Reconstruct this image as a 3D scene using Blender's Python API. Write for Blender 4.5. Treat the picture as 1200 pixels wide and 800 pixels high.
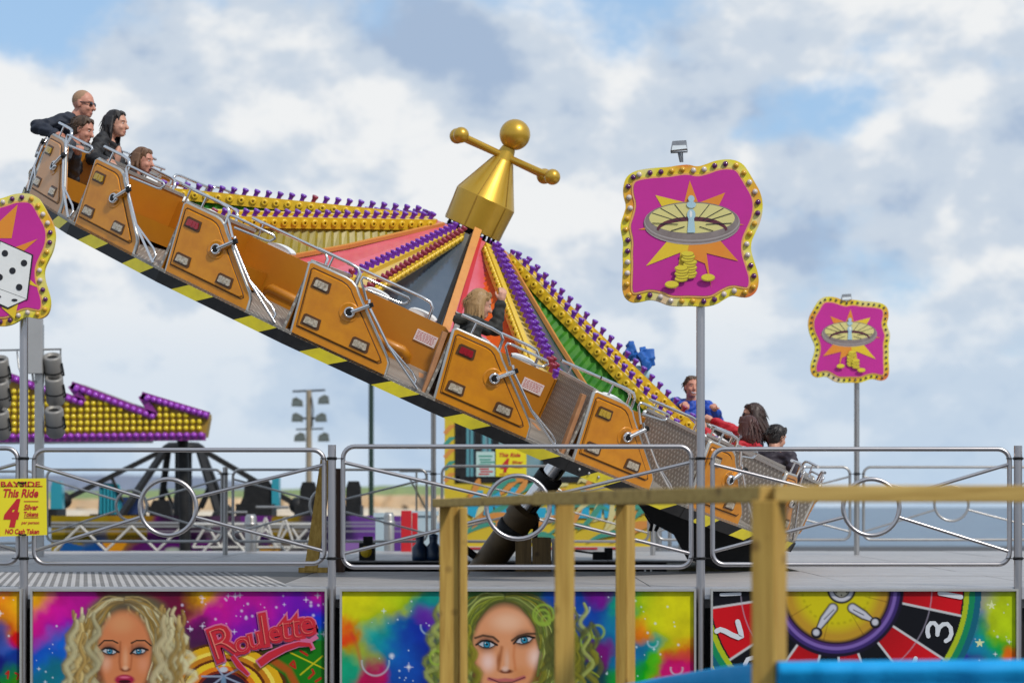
import bpy, bmesh, math, random
import numpy as np
from mathutils import Vector, Matrix, Quaternion
random.seed(7); np.random.seed(7)
PI = math.pi
for o in list(bpy.data.objects): bpy.data.objects.remove(o, do_unlink=True)
S = bpy.context.scene
COL = S.collection
# ---------------------------------------------------------------- camera
EYE = 1.75                       # camera height above the ground
F = 2709.0                       # focal length in photo pixels (photo 1200 wide)
HZ = 588.0                       # row of the eye-level line in the photo
cd = bpy.data.cameras.new('camera'); cam = bpy.data.objects.new('camera', cd); COL.objects.link(cam)
cam.location = (0, 0, EYE); cam.rotation_euler = (PI/2, 0, 0)
cd.sensor_width = 36; cd.lens = F/1200*36; cd.shift_y = (HZ-400)/1200
cd.clip_start = .1; cd.clip_end = 20000
cd.dof.use_dof = True; cd.dof.focus_distance = 21.6; cd.dof.aperture_fstop = 1.7
S.camera = cam
# ---------------------------------------------------------------- world, sun, exposure
SUN_EL, SUN_AZ = math.radians(44), math.radians(138)     # azimuth clockwise from +Y
wd = bpy.data.worlds.new('World'); S.world = wd; wd.use_nodes = True
nt = wd.node_tree; nt.nodes.clear(); N = nt.nodes; L = nt.links
def wn(t, **k):
    n = N.new(t)
    for a, v in k.items(): setattr(n, a, v)
    return n
sky = wn('ShaderNodeTexSky', sky_type='NISHITA'); sky.sun_disc = False
sky.sun_elevation = SUN_EL; sky.sun_rotation = SUN_AZ; sky.altitude = 10; sky.air_density = 1; sky.dust_density = .6; sky.ozone_density = 2.0
tc = wn('ShaderNodeTexCoord')
mp = wn('ShaderNodeMapping'); mp.inputs['Scale'].default_value = (1, 1, 1.55); mp.inputs['Location'].default_value = (5.2, 4.4, 1.1)
L.new(tc.outputs['Generated'], mp.inputs['Vector'])
def wnoise(scale, detail, rough, off, dist=0.0):
    m = wn('ShaderNodeVectorMath', operation='ADD'); m.inputs[1].default_value = off
    L.new(mp.outputs[0], m.inputs[0])
    n = wn('ShaderNodeTexNoise'); n.inputs['Scale'].default_value = scale; n.inputs['Detail'].default_value = detail
    n.inputs['Roughness'].default_value = rough; n.inputs['Distortion'].default_value = dist
    L.new(m.outputs[0], n.inputs['Vector']); return n.outputs['Fac']
def wramp(fac, stops):
    r = wn('ShaderNodeValToRGB'); r.color_ramp.interpolation = 'EASE'
    e = r.color_ramp.elements
    while len(e) < len(stops): e.new(.5)
    for i, (p, c) in enumerate(stops): e[i].position = p; e[i].color = (*c, 1) if len(c) == 3 else c
    L.new(fac, r.inputs[0]); return r.outputs[0]
def wmix(fac, a, b):
    m = wn('ShaderNodeMix', data_type='RGBA')
    (L.new(fac, m.inputs[0]) if not isinstance(fac, float) else setattr(m.inputs[0], 'default_value', fac))
    for s, v in ((m.inputs[6], a), (m.inputs[7], b)):
        if isinstance(v, tuple): s.default_value = (*v, 1)
        else: L.new(v, s)
    return m.outputs[2]
sepz = wn('ShaderNodeSeparateXYZ'); L.new(tc.outputs['Generated'], sepz.inputs[0])
def wmath(op, a, b):
    m = wn('ShaderNodeMath', operation=op)
    for k, v in ((0, a), (1, b)):
        if isinstance(v, (int, float)): m.inputs[k].default_value = v
        else: L.new(v, m.inputs[k])
    return m.outputs[0]
# cumulus cover is thick low down and opens to blue higher up
n_cov = wnoise(7.5, 9, .57, (0, 0, 0), .15)
open_ = wn('ShaderNodeMapRange'); open_.inputs[1].default_value = .150; open_.inputs[2].default_value = .215; open_.inputs[3].default_value = .115; open_.inputs[4].default_value = -.012
L.new(sepz.outputs[2], open_.inputs[0])
cover = wramp(wmath('ADD', n_cov, open_.outputs[0]), [(.40, (0, 0, 0)), (.52, (1, 1, 1))])
# relief: denser towards the sun side reads as lit, the far side as grey
n_a = wnoise(9, 9, .55, (4.1, 2.2, 1.7), .1); n_b = wnoise(9, 9, .55, (4.1-.022, 2.2, 1.7-.034), .1)
rel = wmath('ADD', wmath('MULTIPLY', wmath('SUBTRACT', n_b, n_a), 1.9), wmath('ADD', wmath('MULTIPLY', n_a, .55), .24))
shade = wramp(rel, [(.28, (3.8, 4.9, 6.6)), (.48, (5.9, 6.7, 7.7)), (.67, (8.7, 8.85, 8.95))])
# Nishita is physically bright; lift its blue a little with thin cirrus
thin = wmix(.6, sky.outputs[0], (4.3, 6.7, 9.8))
body = wmix(cover, thin, shade)
sep = wn('ShaderNodeSeparateXYZ'); L.new(tc.outputs['Generated'], sep.inputs[0])
hz = wramp(sep.outputs[2], [(.0, (1, 1, 1)), (.045, (.62, .62, .62)), (.11, (0, 0, 0))])       # distant air near the horizon
hm = wn('ShaderNodeMath', operation='MULTIPLY'); hm.inputs[1].default_value = .8; L.new(hz, hm.inputs[0])
body = wmix(hm.outputs[0], body, (5.2, 6.6, 8.2))
bg = wn('ShaderNodeBackground'); bg.inputs['Strength'].default_value = .1
L.new(body, bg.inputs['Color'])
wo = wn('ShaderNodeOutputWorld'); L.new(bg.outputs[0], wo.inputs[0])
sd = bpy.data.lights.new('sun', 'SUN'); sd.energy = 2.7; sd.angle = math.radians(5); sd.color = (1, .95, .87)
so = bpy.data.objects.new('sun', sd); COL.objects.link(so)
sdir = Vector((math.sin(SUN_AZ)*math.cos(SUN_EL), math.cos(SUN_AZ)*math.cos(SUN_EL), math.sin(SUN_EL)))
so.rotation_euler = sdir.to_track_quat('Z', 'Y').to_euler()
S.view_settings.view_transform = 'Standard'; S.view_settings.look = 'None'; S.view_settings.exposure = 0.0
S.view_settings.gamma = 1; S.view_settings.use_curve_mapping = False
S.render.engine = 'CYCLES'; S.render.resolution_x = 1024; S.render.resolution_y = 682
# ---------------------------------------------------------------- helpers
def W(px, py, Y):                # photo pixel at depth Y -> world point
    return Vector(((px-600)*Y/F, Y, EYE+(HZ-py)*Y/F))
def srgb(r, g, b):
    f = lambda c: (c/255/12.92) if c/255 <= .04045 else ((c/255+.055)/1.055)**2.4
    return (f(r), f(g), f(b))
MATS = {}
def mat(name, color, rough=.5, metal=0., noise=None, bump=None, coat=0., vcol=False, emit=None, spec=None, trans=0.):
    """noise=(scale, amount[, second colour]); bump=(scale, strength[, kind])"""
    if name in MATS: return MATS[name]
    m = bpy.data.materials.new(name); m.use_nodes = True; t = m.node_tree; b = t.nodes['Principled BSDF']
    b.inputs['Base Color'].default_value = (*color, 1); b.inputs['Roughness'].default_value = rough; b.inputs['Metallic'].default_value = metal
    b.inputs['Coat Weight'].default_value = coat; b.inputs['Coat Roughness'].default_value = .12
    if trans: b.inputs['Transmission Weight'].default_value = trans
    if spec is not None: b.inputs['Specular IOR Level'].default_value = spec
    c = t.nodes.new('ShaderNodeTexCoord')
    src = None
    if vcol:
        a = t.nodes.new('ShaderNodeVertexColor'); a.layer_name = 'Col'; src = a.outputs[0]
        t.links.new(src, b.inputs['Base Color'])
    if noise:
        n = t.nodes.new('ShaderNodeTexNoise'); n.inputs['Scale'].default_value = noise[0]; n.inputs['Detail'].default_value = 6; n.inputs['Roughness'].default_value = .62
        t.links.new(c.outputs['Object'], n.inputs['Vector'])
        x = t.nodes.new('ShaderNodeMix'); x.data_type = 'RGBA'
        second = noise[2] if len(noise) > 2 else tuple(v*.45 for v in color)
        r = t.nodes.new('ShaderNodeMapRange'); r.inputs[1].default_value = .38; r.inputs[2].default_value = .72; r.inputs[4].default_value = noise[1]
        t.links.new(n.outputs[0], r.inputs[0]); t.links.new(r.outputs[0], x.inputs[0])
        x.inputs[6].default_value = (*color, 1); x.inputs[7].default_value = (*second, 1)
        if src: t.links.new(src, x.inputs[6])
        t.links.new(x.outputs[2], b.inputs['Base Color'])
        rr = t.nodes.new('ShaderNodeMapRange'); rr.inputs[3].default_value = max(.05, rough-.08); rr.inputs[4].default_value = min(1, rough+.14)
        t.links.new(n.outputs[0], rr.inputs[0]); t.links.new(rr.outputs[0], b.inputs['Roughness'])
    if bump:
        kind = bump[2] if len(bump) > 2 else 'noise'
        if kind == 'noise':
            n2 = t.nodes.new('ShaderNodeTexNoise'); n2.inputs['Scale'].default_value = bump[0]; n2.inputs['Detail'].default_value = 4
            t.links.new(c.outputs['Object'], n2.inputs['Vector']); h = n2.outputs[0]
        bp = t.nodes.new('ShaderNodeBump'); bp.inputs['Strength'].default_value = bump[1]; bp.inputs['Distance'].default_value = .01
        t.links.new(h, bp.inputs['Height']); t.links.new(bp.outputs[0], b.inputs['Normal'])
    if emit:
        b.inputs['Emission Color'].default_value = (*emit[0], 1); b.inputs['Emission Strength'].default_value = emit[1]
    MATS[name] = m; return m
def frame_of(d):
    d = Vector(d).normalized(); a = Vector((0, 0, 1)) if abs(d.z) < .9 else Vector((1, 0, 0))
    x = a.cross(d).normalized(); return x, d.cross(x), d
class MB:
    """collects shapes and links them as ONE mesh object"""
    def __init__(s): s.v = []; s.f = []; s.m = []; s.sm = []
    def add(s, vs, fs, mi=0, smooth=False):
        k = len(s.v); s.v += [tuple(v) for v in vs]
        for q in fs: s.f.append([i+k for i in q]); s.m.append(mi); s.sm.append(smooth)
        return s
    def box(s, lo, hi, mi=0, M=None):
        x0, y0, z0 = lo; x1, y1, z1 = hi
        vs = [Vector(p) for p in ((x0,y0,z0),(x1,y0,z0),(x1,y1,z0),(x0,y1,z0),(x0,y0,z1),(x1,y0,z1),(x1,y1,z1),(x0,y1,z1))]
        if M is not None: vs = [M @ v for v in vs]
        return s.add(vs, [(3,2,1,0),(4,5,6,7),(0,1,5,4),(1,2,6,5),(2,3,7,6),(3,0,4,7)], mi)
    def bar(s, p, q, w, h, up=(0,0,1), mi=0):
        """rectangular bar from p to q, w across, h along up"""
        p, q = Vector(p), Vector(q); d = (q-p); ln = d.length; d.normalize(); u = Vector(up)
        sx = d.cross(u).normalized(); u = sx.cross(d).normalized()
        M = Matrix(((d.x, sx.x, u.x, p.x), (d.y, sx.y, u.y, p.y), (d.z, sx.z, u.z, p.z), (0,0,0,1)))
        return s.box((0, -w/2, -h/2), (ln, w/2, h/2), mi, M)
    def tube(s, pts, r, n=8, mi=0, closed=False, caps=True):
        pts = [Vector(p) for p in pts]; m = len(pts); rs = r if isinstance(r, (list, tuple)) else [r]*m
        ds = []
        for i in range(m):
            a = pts[(i-1) % m] if (closed or i > 0) else pts[i]; b = pts[(i+1) % m] if (closed or i < m-1) else pts[i]
            ds.append((b-a).normalized())
        x, y, _ = frame_of(ds[0]); vs = []
        for i in range(m):
            if i:
                q = ds[i-1].rotation_difference(ds[i]); x = q @ x
            x = (x-ds[i]*x.dot(ds[i])).normalized(); y = ds[i].cross(x)
            for k in range(n):
                t = 2*PI*k/n; vs.append(pts[i]+(x*math.cos(t)+y*math.sin(t))*rs[i])
        fs = []
        for i in range(m if closed else m-1):
            j = (i+1) % m
            for k in range(n): fs.append((i*n+k, i*n+(k+1) % n, j*n+(k+1) % n, j*n+k))
        s.add(vs, fs, mi, True)
        if caps and not closed:
            s.add(vs[:n], [tuple(range(n))[::-1]], mi); s.add(vs[-n:], [tuple(range(n))], mi)
        return s
    def cyl(s, p, q, r0, r1=None, n=12, mi=0): return s.tube([p, q], [r0, r0 if r1 is None else r1], n, mi)
    def sphere(s, c, r, nu=14, nv=9, mi=0, M=None):
        r = (r, r, r) if not isinstance(r, (tuple, list)) else r; vs = []; c = Vector(c)
        for j in range(nv+1):
            b = PI*j/nv
            for i in range(nu):
                a = 2*PI*i/nu; p = Vector((r[0]*math.sin(b)*math.cos(a), r[1]*math.sin(b)*math.sin(a), r[2]*math.cos(b)))
                if M is not None: p = M @ p
                vs.append(c+p)
        fs = [(j*nu+i, (j+1)*nu+i, (j+1)*nu+(i+1) % nu, j*nu+(i+1) % nu) for j in range(nv) for i in range(nu)]
        return s.add(vs, fs, mi, True)
    def lathe(s, prof, c=(0,0,0), axis=(0,0,1), n=24, mi=0, smooth=True, sharp=False):
        x, y, d = frame_of(axis); c = Vector(c)
        segs = [(prof[i], prof[i+1]) for i in range(len(prof)-1)] if sharp else [prof]
        for sg in segs:
            vs = [c+x*(r*math.cos(2*PI*k/n))+y*(r*math.sin(2*PI*k/n))+d*h for r, h in sg for k in range(n)]
            fs = [(i*n+k, i*n+(k+1) % n, (i+1)*n+(k+1) % n, (i+1)*n+k) for i in range(len(sg)-1) for k in range(n)]
            s.add(vs, fs, mi, smooth)
        return s
    def prism(s, poly, o, ax, ay, d, mi=0, side=None):
        """polygon (x,y) in plane o+x*ax+y*ay, extruded by vector d"""
        o, ax, ay, d = map(Vector, (o, ax, ay, d)); n = len(poly)
        a = [o+ax*p[0]+ay*p[1] for p in poly]; b = [p+d for p in a]
        s.add(a+b, [tuple(range(n))[::-1], tuple(range(n, 2*n))], mi)
        return s.add(a+b, [(i, (i+1) % n, n+(i+1) % n, n+i) for i in range(n)], mi if side is None else side)
    def flat(s, poly, o, ax, ay, mi=0):
        o, ax, ay = map(Vector, (o, ax, ay))
        return s.add([o+ax*p[0]+ay*p[1] for p in poly], [tuple(range(len(poly)))], mi)
    def mesh(s, name, mats, off=Vector((0,0,0))):
        me = bpy.data.meshes.new(name)
        me.from_pydata([(v[0]-off[0], v[1]-off[1], v[2]-off[2]) for v in s.v], [], s.f)
        for m in (mats if isinstance(mats, (list, tuple)) else [mats]): me.materials.append(m)
        me.polygons.foreach_set('material_index', s.m); me.polygons.foreach_set('use_smooth', s.sm); me.update()
        return me
OFF = {}
def link(name, data, parent=None):
    o = bpy.data.objects.new(name, data); COL.objects.link(o)
    if parent is not None: o.parent = parent
    return o
def thing(name, label, cat, loc=(0,0,0), group=None):
    o = link(name, None); o.location = loc; o['label'] = label; o['category'] = cat; o.empty_display_size = .2
    if group: o['group'] = group
    OFF[o.name] = Vector(loc); return o
def part(name, mb, mats, parent, label=None, kind=None):
    off = OFF.get(parent.name, Vector((0,0,0)))
    o = link(name, mb.mesh(name, mats, off), parent); OFF[o.name] = off
    if label: o['label'] = label
    if kind: o['kind'] = kind
    return o
def solo(name, mb, mats, label, cat, loc=(0,0,0), group=None):
    o = link(name, mb.mesh(name, mats, Vector(loc))); o.location = loc; o['label'] = label; o['category'] = cat
    if group: o['group'] = group
    OFF[o.name] = Vector(loc); return o
def struct(name, mb, mats, parent=None):
    o = link(name, mb.mesh(name, mats), parent)
    OFF[o.name] = Vector((0, 0, 0))
    if parent is None: o['kind'] = 'structure'
    return o
def copy_tree(o, parent=None):
    c = o.copy(); COL.objects.link(c)
    if parent is not None: c.parent = parent
    for ch in list(o.children): copy_tree(ch, c)
    return c
def soften(o, w=.006, seg=2):
    m = o.modifiers.new('bevel', 'BEVEL'); m.width = w; m.segments = seg; m.limit_method = 'ANGLE'; return o
def text_mb(txt, size, o, ax, ay, shear=0., offset=0., ext=0., align='LEFT', spacing=1., width=1.):
    """text as mesh in the plane o+x*ax+y*ay"""
    cu = bpy.data.curves.new('t', 'FONT'); cu.body = txt; cu.size = size; cu.shear = shear; cu.offset = offset*size; cu.extrude = ext
    cu.align_x = align; cu.space_character = spacing; cu.resolution_u = 3
    ob = bpy.data.objects.new('t', cu); COL.objects.link(ob)
    dg = bpy.context.evaluated_depsgraph_get(); me = bpy.data.meshes.new_from_object(ob.evaluated_get(dg))
    o, ax, ay = Vector(o), Vector(ax), Vector(ay); az = ax.cross(ay)
    mb = MB(); mb.add([o+ax*(v.co.x*width)+ay*v.co.y+az*v.co.z for v in me.vertices], [tuple(p.vertices) for p in me.polygons])
    bpy.data.objects.remove(ob); bpy.data.curves.remove(cu); bpy.data.meshes.remove(me)
    return mb
def merge(dst, src, mi=0):
    k = len(dst.v); dst.v += src.v
    for q in src.f: dst.f.append([i+k for i in q]); dst.m.append(mi); dst.sm.append(False)
from mathutils import noise as mnoise
def solid(mb, voxel, name, material, off, smooth=2, wrinkle=0., wsc=9.):
    """fuse overlapping shapes into one continuous skin"""
    me = mb.mesh(name, material, off); ob = bpy.data.objects.new(name, me); COL.objects.link(ob)
    r = ob.modifiers.new('r', 'REMESH'); r.mode = 'VOXEL'; r.voxel_size = voxel; r.use_smooth_shade = True
    if smooth: q = ob.modifiers.new('s', 'SMOOTH'); q.iterations = smooth; q.factor = .5
    dg = bpy.context.evaluated_depsgraph_get(); out = bpy.data.meshes.new_from_object(ob.evaluated_get(dg))
    bpy.data.objects.remove(ob); bpy.data.meshes.remove(me); out.name = name
    if wrinkle:
        n = len(out.vertices); co = np.empty(n*3, np.float32); out.vertices.foreach_get('co', co); co = co.reshape(-1, 3); nr = np.empty(n*3, np.float32); out.vertices.foreach_get('normal', nr); nr = nr.reshape(-1, 3)
        q = co*wsc*1.4; a = np.sin(q[:, 0]*2.1+1.7*np.sin(q[:, 2]*2.9+q[:, 1]))*np.sin(q[:, 2]*3.7+1.3*np.sin(q[:, 0]*2.3+.7))+.6*np.sin(q[:, 1]*4.3+q[:, 2]*5.1+1.5*np.sin(q[:, 0]*3.1))
        co += nr*(a*wrinkle*.55)[:, None]; out.vertices.foreach_set('co', co.ravel()); out.update()
    out.materials.clear(); out.materials.append(material)
    return out
# ---------------------------------------------------------------- materials
steel = mat('stainless_steel', (.50, .47, .47), .30, 1., noise=(3, .25, (.38, .36, .36)))
steel_far = mat('weathered_steel', (.42, .41, .40), .35, .9, noise=(6, .4, (.25, .24, .23)))
galv = mat('galvanised_steel', (.42, .42, .41), .42, .8, noise=(14, .4, (.26, .26, .26)))
chrome = mat('chrome', (.72, .70, .69), .14, 1., noise=(20, .3, (.5, .48, .46)))
alu = mat('aluminium_trim', (.56, .54, .50), .38, .75, noise=(10, .4, (.36, .34, .31)))
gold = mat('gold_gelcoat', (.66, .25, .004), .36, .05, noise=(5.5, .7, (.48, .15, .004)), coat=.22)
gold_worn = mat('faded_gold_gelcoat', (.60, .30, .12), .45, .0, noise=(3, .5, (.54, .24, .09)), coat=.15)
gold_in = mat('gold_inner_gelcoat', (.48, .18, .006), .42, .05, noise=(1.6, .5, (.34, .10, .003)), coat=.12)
brass = mat('gold_metallic_paint', (.56, .335, .03), .34, .55, noise=(5, .35, (.44, .24, .02)), coat=.25)
black_p = mat('black_paint', (.012, .012, .013), .5, noise=(8, .5, (.032, .031, .03)), spec=.25)
black_r = mat('black_rubber', (.010, .010, .011), .6, spec=.25)
yellow_p = mat('yellow_hazard_paint', (.72, .60, .02), .42, noise=(7, .45, (.45, .36, .03)))
purple_c = mat('purple_lamp_plastic', (.17, .028, .42), .30, coat=.3, noise=(30, .5, (.10, .015, .24)))
purple_d = mat('dark_red_lamp_plastic', (.30, .03, .06), .35, coat=.3)
yellow_c = mat('yellow_lamp_plastic', (.74, .50, .02), .35, coat=.2, noise=(25, .45, (.60, .33, .01)))
cream = mat('cream_strip', (.60, .46, .17), .5, noise=(8, .5, (.42, .31, .11)))
orange_tr = mat('orange_trim', (.62, .27, .07), .4, noise=(6, .4, (.45, .15, .04)))
pink_pan = mat('pink_red_panel', (.60, .085, .12), .30, coat=.4, noise=(1.6, .75, (.70, .20, .26)))
red_edge = mat('red_edge', (.50, .015, .025), .35)
slate_pan = mat('blue_grey_mirror_panel', (.10, .13, .17), .10, .35, noise=(1.8, .6, (.16, .19, .23)))
white_pl = mat('white_plastic', (.78, .78, .76), .4, noise=(6, .3, (.6, .6, .57)))
glass_c = mat('clear_lamp_lens', (.60, .53, .42), .12, coat=.6, noise=(42, .95, (.16, .11, .06)))
glass_r = mat('red_lamp_lens', (.36, .008, .02), .12, coat=.5, noise=(60, .6, (.12, .004, .008)))
glass_y = mat('amber_lamp_lens', (.52, .33, .02), .15, coat=.5, noise=(60, .6, (.25, .14, .01)))
bezel = mat('dark_bezel', (.09, .035, .008), .5)
ink_red = mat('red_ink', (.50, .01, .02), .5)
ink_blk = mat('black_ink', (.01, .01, .014), .5)
label_w = mat('pale_pink_label', (.78, .66, .64), .5, noise=(18, .4, (.60, .40, .38)))
sign_y = mat('sign_yellow', (.78, .66, .012), .45, noise=(4, .25, (.66, .52, .02)))
vprint = mat('printed_panel', (1, 1, 1), .5, vcol=True, spec=.2)
def diamond_mat():
    m = bpy.data.materials.new('diamond_plate'); m.use_nodes = True; t = m.node_tree; b = t.nodes['Principled BSDF']
    c = t.nodes.new('ShaderNodeTexCoord')
    def wave(dr, sc):
        mpn = t.nodes.new('ShaderNodeMapping'); mpn.inputs['Rotation'].default_value = (0, 0, dr)
        a = t.nodes.new('ShaderNodeCombineXYZ'); sp = t.nodes.new('ShaderNodeSeparateXYZ')
        t.links.new(c.outputs['Object'], sp.inputs[0])
        ad = t.nodes.new('ShaderNodeMath'); ad.operation = 'ADD'; t.links.new(sp.outputs[1], ad.inputs[0]); t.links.new(sp.outputs[0], ad.inputs[1])
        t.links.new(ad.outputs[0], a.inputs[0]); t.links.new(sp.outputs[2], a.inputs[1])
        t.links.new(a.outputs[0], mpn.inputs[0])
        w = t.nodes.new('ShaderNodeTexWave'); w.inputs['Scale'].default_value = sc; t.links.new(mpn.outputs[0], w.inputs[0]); return w.outputs['Fac']
    mu = t.nodes.new('ShaderNodeMath'); mu.operation = 'MULTIPLY'
    t.links.new(wave(.55, 6.6), mu.inputs[0]); t.links.new(wave(-.55, 6.6), mu.inputs[1])
    r = t.nodes.new('ShaderNodeMapRange'); r.inputs[1].default_value = .40; r.inputs[2].default_value = .60; t.links.new(mu.outputs[0], r.inputs[0])
    n = t.nodes.new('ShaderNodeTexNoise'); n.inputs['Scale'].default_value = 3; n.inputs['Detail'].default_value = 6; t.links.new(c.outputs['Object'], n.inputs['Vector'])
    x = t.nodes.new('ShaderNodeMix'); x.data_type = 'RGBA'; x.inputs[6].default_value = (.36, .32, .275, 1); x.inputs[7].default_value = (.62, .57, .50, 1)
    t.links.new(r.outputs[0], x.inputs[0])
    y = t.nodes.new('ShaderNodeMix'); y.data_type = 'RGBA'; y.blend_type = 'MULTIPLY'; y.inputs[0].default_value = .5
    t.links.new(x.outputs[2], y.inputs[6]); t.links.new(n.outputs[0], y.inputs[7])
    t.links.new(y.outputs[2], b.inputs['Base Color']); b.inputs['Metallic'].default_value = .3; b.inputs['Roughness'].default_value = .45
    bp = t.nodes.new('ShaderNodeBump'); bp.inputs['Strength'].default_value = .6; bp.inputs['Distance'].default_value = .006
    t.links.new(r.outputs[0], bp.inputs['Height']); t.links.new(bp.outputs[0], b.inputs['Normal'])
    return m
dplate = diamond_mat()
def wood_mat(name, c1, c2, grain=(16, 16, .9)):
    m = bpy.data.materials.new(name); m.use_nodes = True; t = m.node_tree; b = t.nodes['Principled BSDF']
    c = t.nodes.new('ShaderNodeTexCoord'); mpn = t.nodes.new('ShaderNodeMapping'); mpn.inputs['Scale'].default_value = grain
    t.links.new(c.outputs['Object'], mpn.inputs[0])
    n = t.nodes.new('ShaderNodeTexNoise'); n.inputs['Scale'].default_value = 2.2; n.inputs['Detail'].default_value = 8; n.inputs['Distortion'].default_value = .6
    t.links.new(mpn.outputs[0], n.inputs['Vector'])
    r = t.nodes.new('ShaderNodeValToRGB'); r.color_ramp.elements[0].position = .32; r.color_ramp.elements[1].position = .68
    r.color_ramp.elements[0].color = (*c2, 1); r.color_ramp.elements[1].color = (*c1, 1); t.links.new(n.outputs[0], r.inputs[0])
    k = t.nodes.new('ShaderNodeTexVoronoi'); k.inputs['Scale'].default_value = 5.5; t.links.new(c.outputs['Object'], k.inputs['Vector'])
    kr = t.nodes.new('ShaderNodeMapRange'); kr.inputs[1].default_value = .06; kr.inputs[2].default_value = .20; kr.inputs[3].default_value = .7; kr.inputs[4].default_value = 0
    t.links.new(k.outputs['Distance'], kr.inputs[0])
    x = t.nodes.new('ShaderNodeMix'); x.data_type = 'RGBA'; x.inputs[7].default_value = (c2[0]*.35, c2[1]*.28, c2[2]*.3, 1)
    t.links.new(kr.outputs[0], x.inputs[0]); t.links.new(r.outputs[0], x.inputs[6]); t.links.new(x.outputs[2], b.inputs['Base Color'])
    b.inputs['Roughness'].default_value = .75
    bp = t.nodes.new('ShaderNodeBump'); bp.inputs['Strength'].default_value = .25; bp.inputs['Distance'].default_value = .01
    t.links.new(n.outputs[0], bp.inputs['Height']); t.links.new(bp.outputs[0], b.inputs['Normal'])
    return m
pine = wood_mat('treated_pine', (.54, .345, .075), (.36, .20, .03))
pine_h = wood_mat('treated_pine_rail', (.54, .36, .10), (.36, .22, .045), (.9, 16, 16))
pine_dk = wood_mat('stained_timber', (.20, .125, .045), (.10, .06, .02))
# ================================================================ SETTING
asphalt = mat('asphalt', (.06, .06, .062), .85, noise=(1.5, .6, (.10, .10, .10)), bump=(60, .3))
g = MB(); g.add([(-300, -60, 0), (300, -60, 0), (300, 92, 0), (-300, 92, 0)], [(0, 1, 2, 3)])
g.add([(-300, 92, 0), (300, 92, 0), (300, 92, -9), (-300, 92, -9)], [(0, 1, 2, 3)])
struct('ground', g, asphalt)
sandm = mat('sand', (.46, .36, .23), .9, noise=(.02, .5, (.36, .28, .18)))
b = MB(); b.add([(-2600, 92, -8.9), (2600, 92, -8.9), (2600, 150, -8.35), (-2600, 150, -8.35)], [(0, 1, 2, 3)]); struct('beach', b, sandm)
def sea_mat():
    m = bpy.data.materials.new('sea_water'); m.use_nodes = True; t = m.node_tree; q = t.nodes['Principled BSDF']
    q.inputs['Base Color'].default_value = (.055, .125, .20, 1); q.inputs['Roughness'].default_value = .32
    c = t.nodes.new('ShaderNodeTexCoord'); mpn = t.nodes.new('ShaderNodeMapping'); mpn.inputs['Scale'].default_value = (.05, .014, 1)
    t.links.new(c.outputs['Object'], mpn.inputs[0])
    n = t.nodes.new('ShaderNodeTexNoise'); n.inputs['Scale'].default_value = 3; n.inputs['Detail'].default_value = 8; t.links.new(mpn.outputs[0], n.inputs['Vector'])
    r = t.nodes.new('ShaderNodeValToRGB'); r.color_ramp.elements[0].position = .35; r.color_ramp.elements[1].position = .7
    r.color_ramp.elements[0].color = (.03, .08, .145, 1); r.color_ramp.elements[1].color = (.075, .155, .23, 1)
    t.links.new(n.outputs[0], r.inputs[0]); t.links.new(r.outputs[0], q.inputs['Base Color'])
    bp = t.nodes.new('ShaderNodeBump'); bp.inputs['Strength'].default_value = .9; bp.inputs['Distance'].default_value = 2.
    t.links.new(n.outputs[0], bp.inputs['Height']); t.links.new(bp.outputs[0], q.inputs['Normal'])
    return m
b = MB(); b.add([(-5000, 118, -8.5), (5000, 118, -8.5), (5000, 4700, -8.5), (-5000, 4700, -8.5)], [(0, 1, 2, 3)]); struct('sea', b, sea_mat())
# the far shore of the bay: tan cliffs with grass on top, and a bluer headland behind
def shore(name, prof, Y, base, depth, mats, seed, split):
    rnd = random.Random(seed); mb = MB(); xs = np.linspace(prof[0][0], prof[-1][0], 120)
    top = np.interp(xs, [p[0] for p in prof], [p[1] for p in prof])
    rows = []
    for j, fr in enumerate((0, .16, .4, .68, .86, 1.0, 1.0)):
        row = []
        for x, t in zip(xs, top):
            p = W(x, t+rnd.uniform(-.5, .5), Y); zt = p.z; z = base+(zt-base)*fr
            yy = Y+depth*(.0, .06, .10, .16, .34, .8, 2.2)[j]+rnd.uniform(-1, 1)*depth*.05
            row.append((p.x+rnd.uniform(-1, 1)*3, yy, z if j < 6 else base))
        rows.append(row)
    n = len(xs)
    for j in range(6):
        mb.add(rows[j]+rows[j+1], [(i, i+1, n+i+1, n+i) for i in range(n-1)], 0 if j < split else 1, True)
    return struct(name, mb, mats)
cliff = mat('cliff_earth', (.46, .30, .16), .9, noise=(.035, .8, (.60, .46, .30)))
grass = mat('clifftop_grass', (.17, .24, .08), .9, noise=(.02, .5, (.28, .30, .12)))
chalk = mat('pale_foreshore', (.62, .54, .42), .9, noise=(.06, .7, (.40, .30, .20)))
shore('cliffs', [(-260, 577), (40, 573), (150, 571), (240, 571), (330, 570), (420, 566), (470, 565), (540, 567), (640, 574), (720, 584), (780, 596), (800, 603)], 1300, -8.6, 240, [cliff, grass], 3, 3)
shore('foreshore', [(-260, 597), (100, 597), (250, 599), (330, 594), (360, 597), (430, 595), (470, 597), (520, 594), (600, 598), (700, 602)], 1180, -8.6, 60, [chalk, chalk], 5, 4)
shore('headland', [(-400, 556), (-60, 553), (40, 552), (120, 553), (190, 555), (240, 561), (290, 570), (330, 578), (360, 590), (380, 602)], 2600, -8.6, 400, [mat('distant_headland', (.16, .19, .26), .95, noise=(.01, .5, (.24, .25, .28)))]*2, 9, 3)
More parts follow.
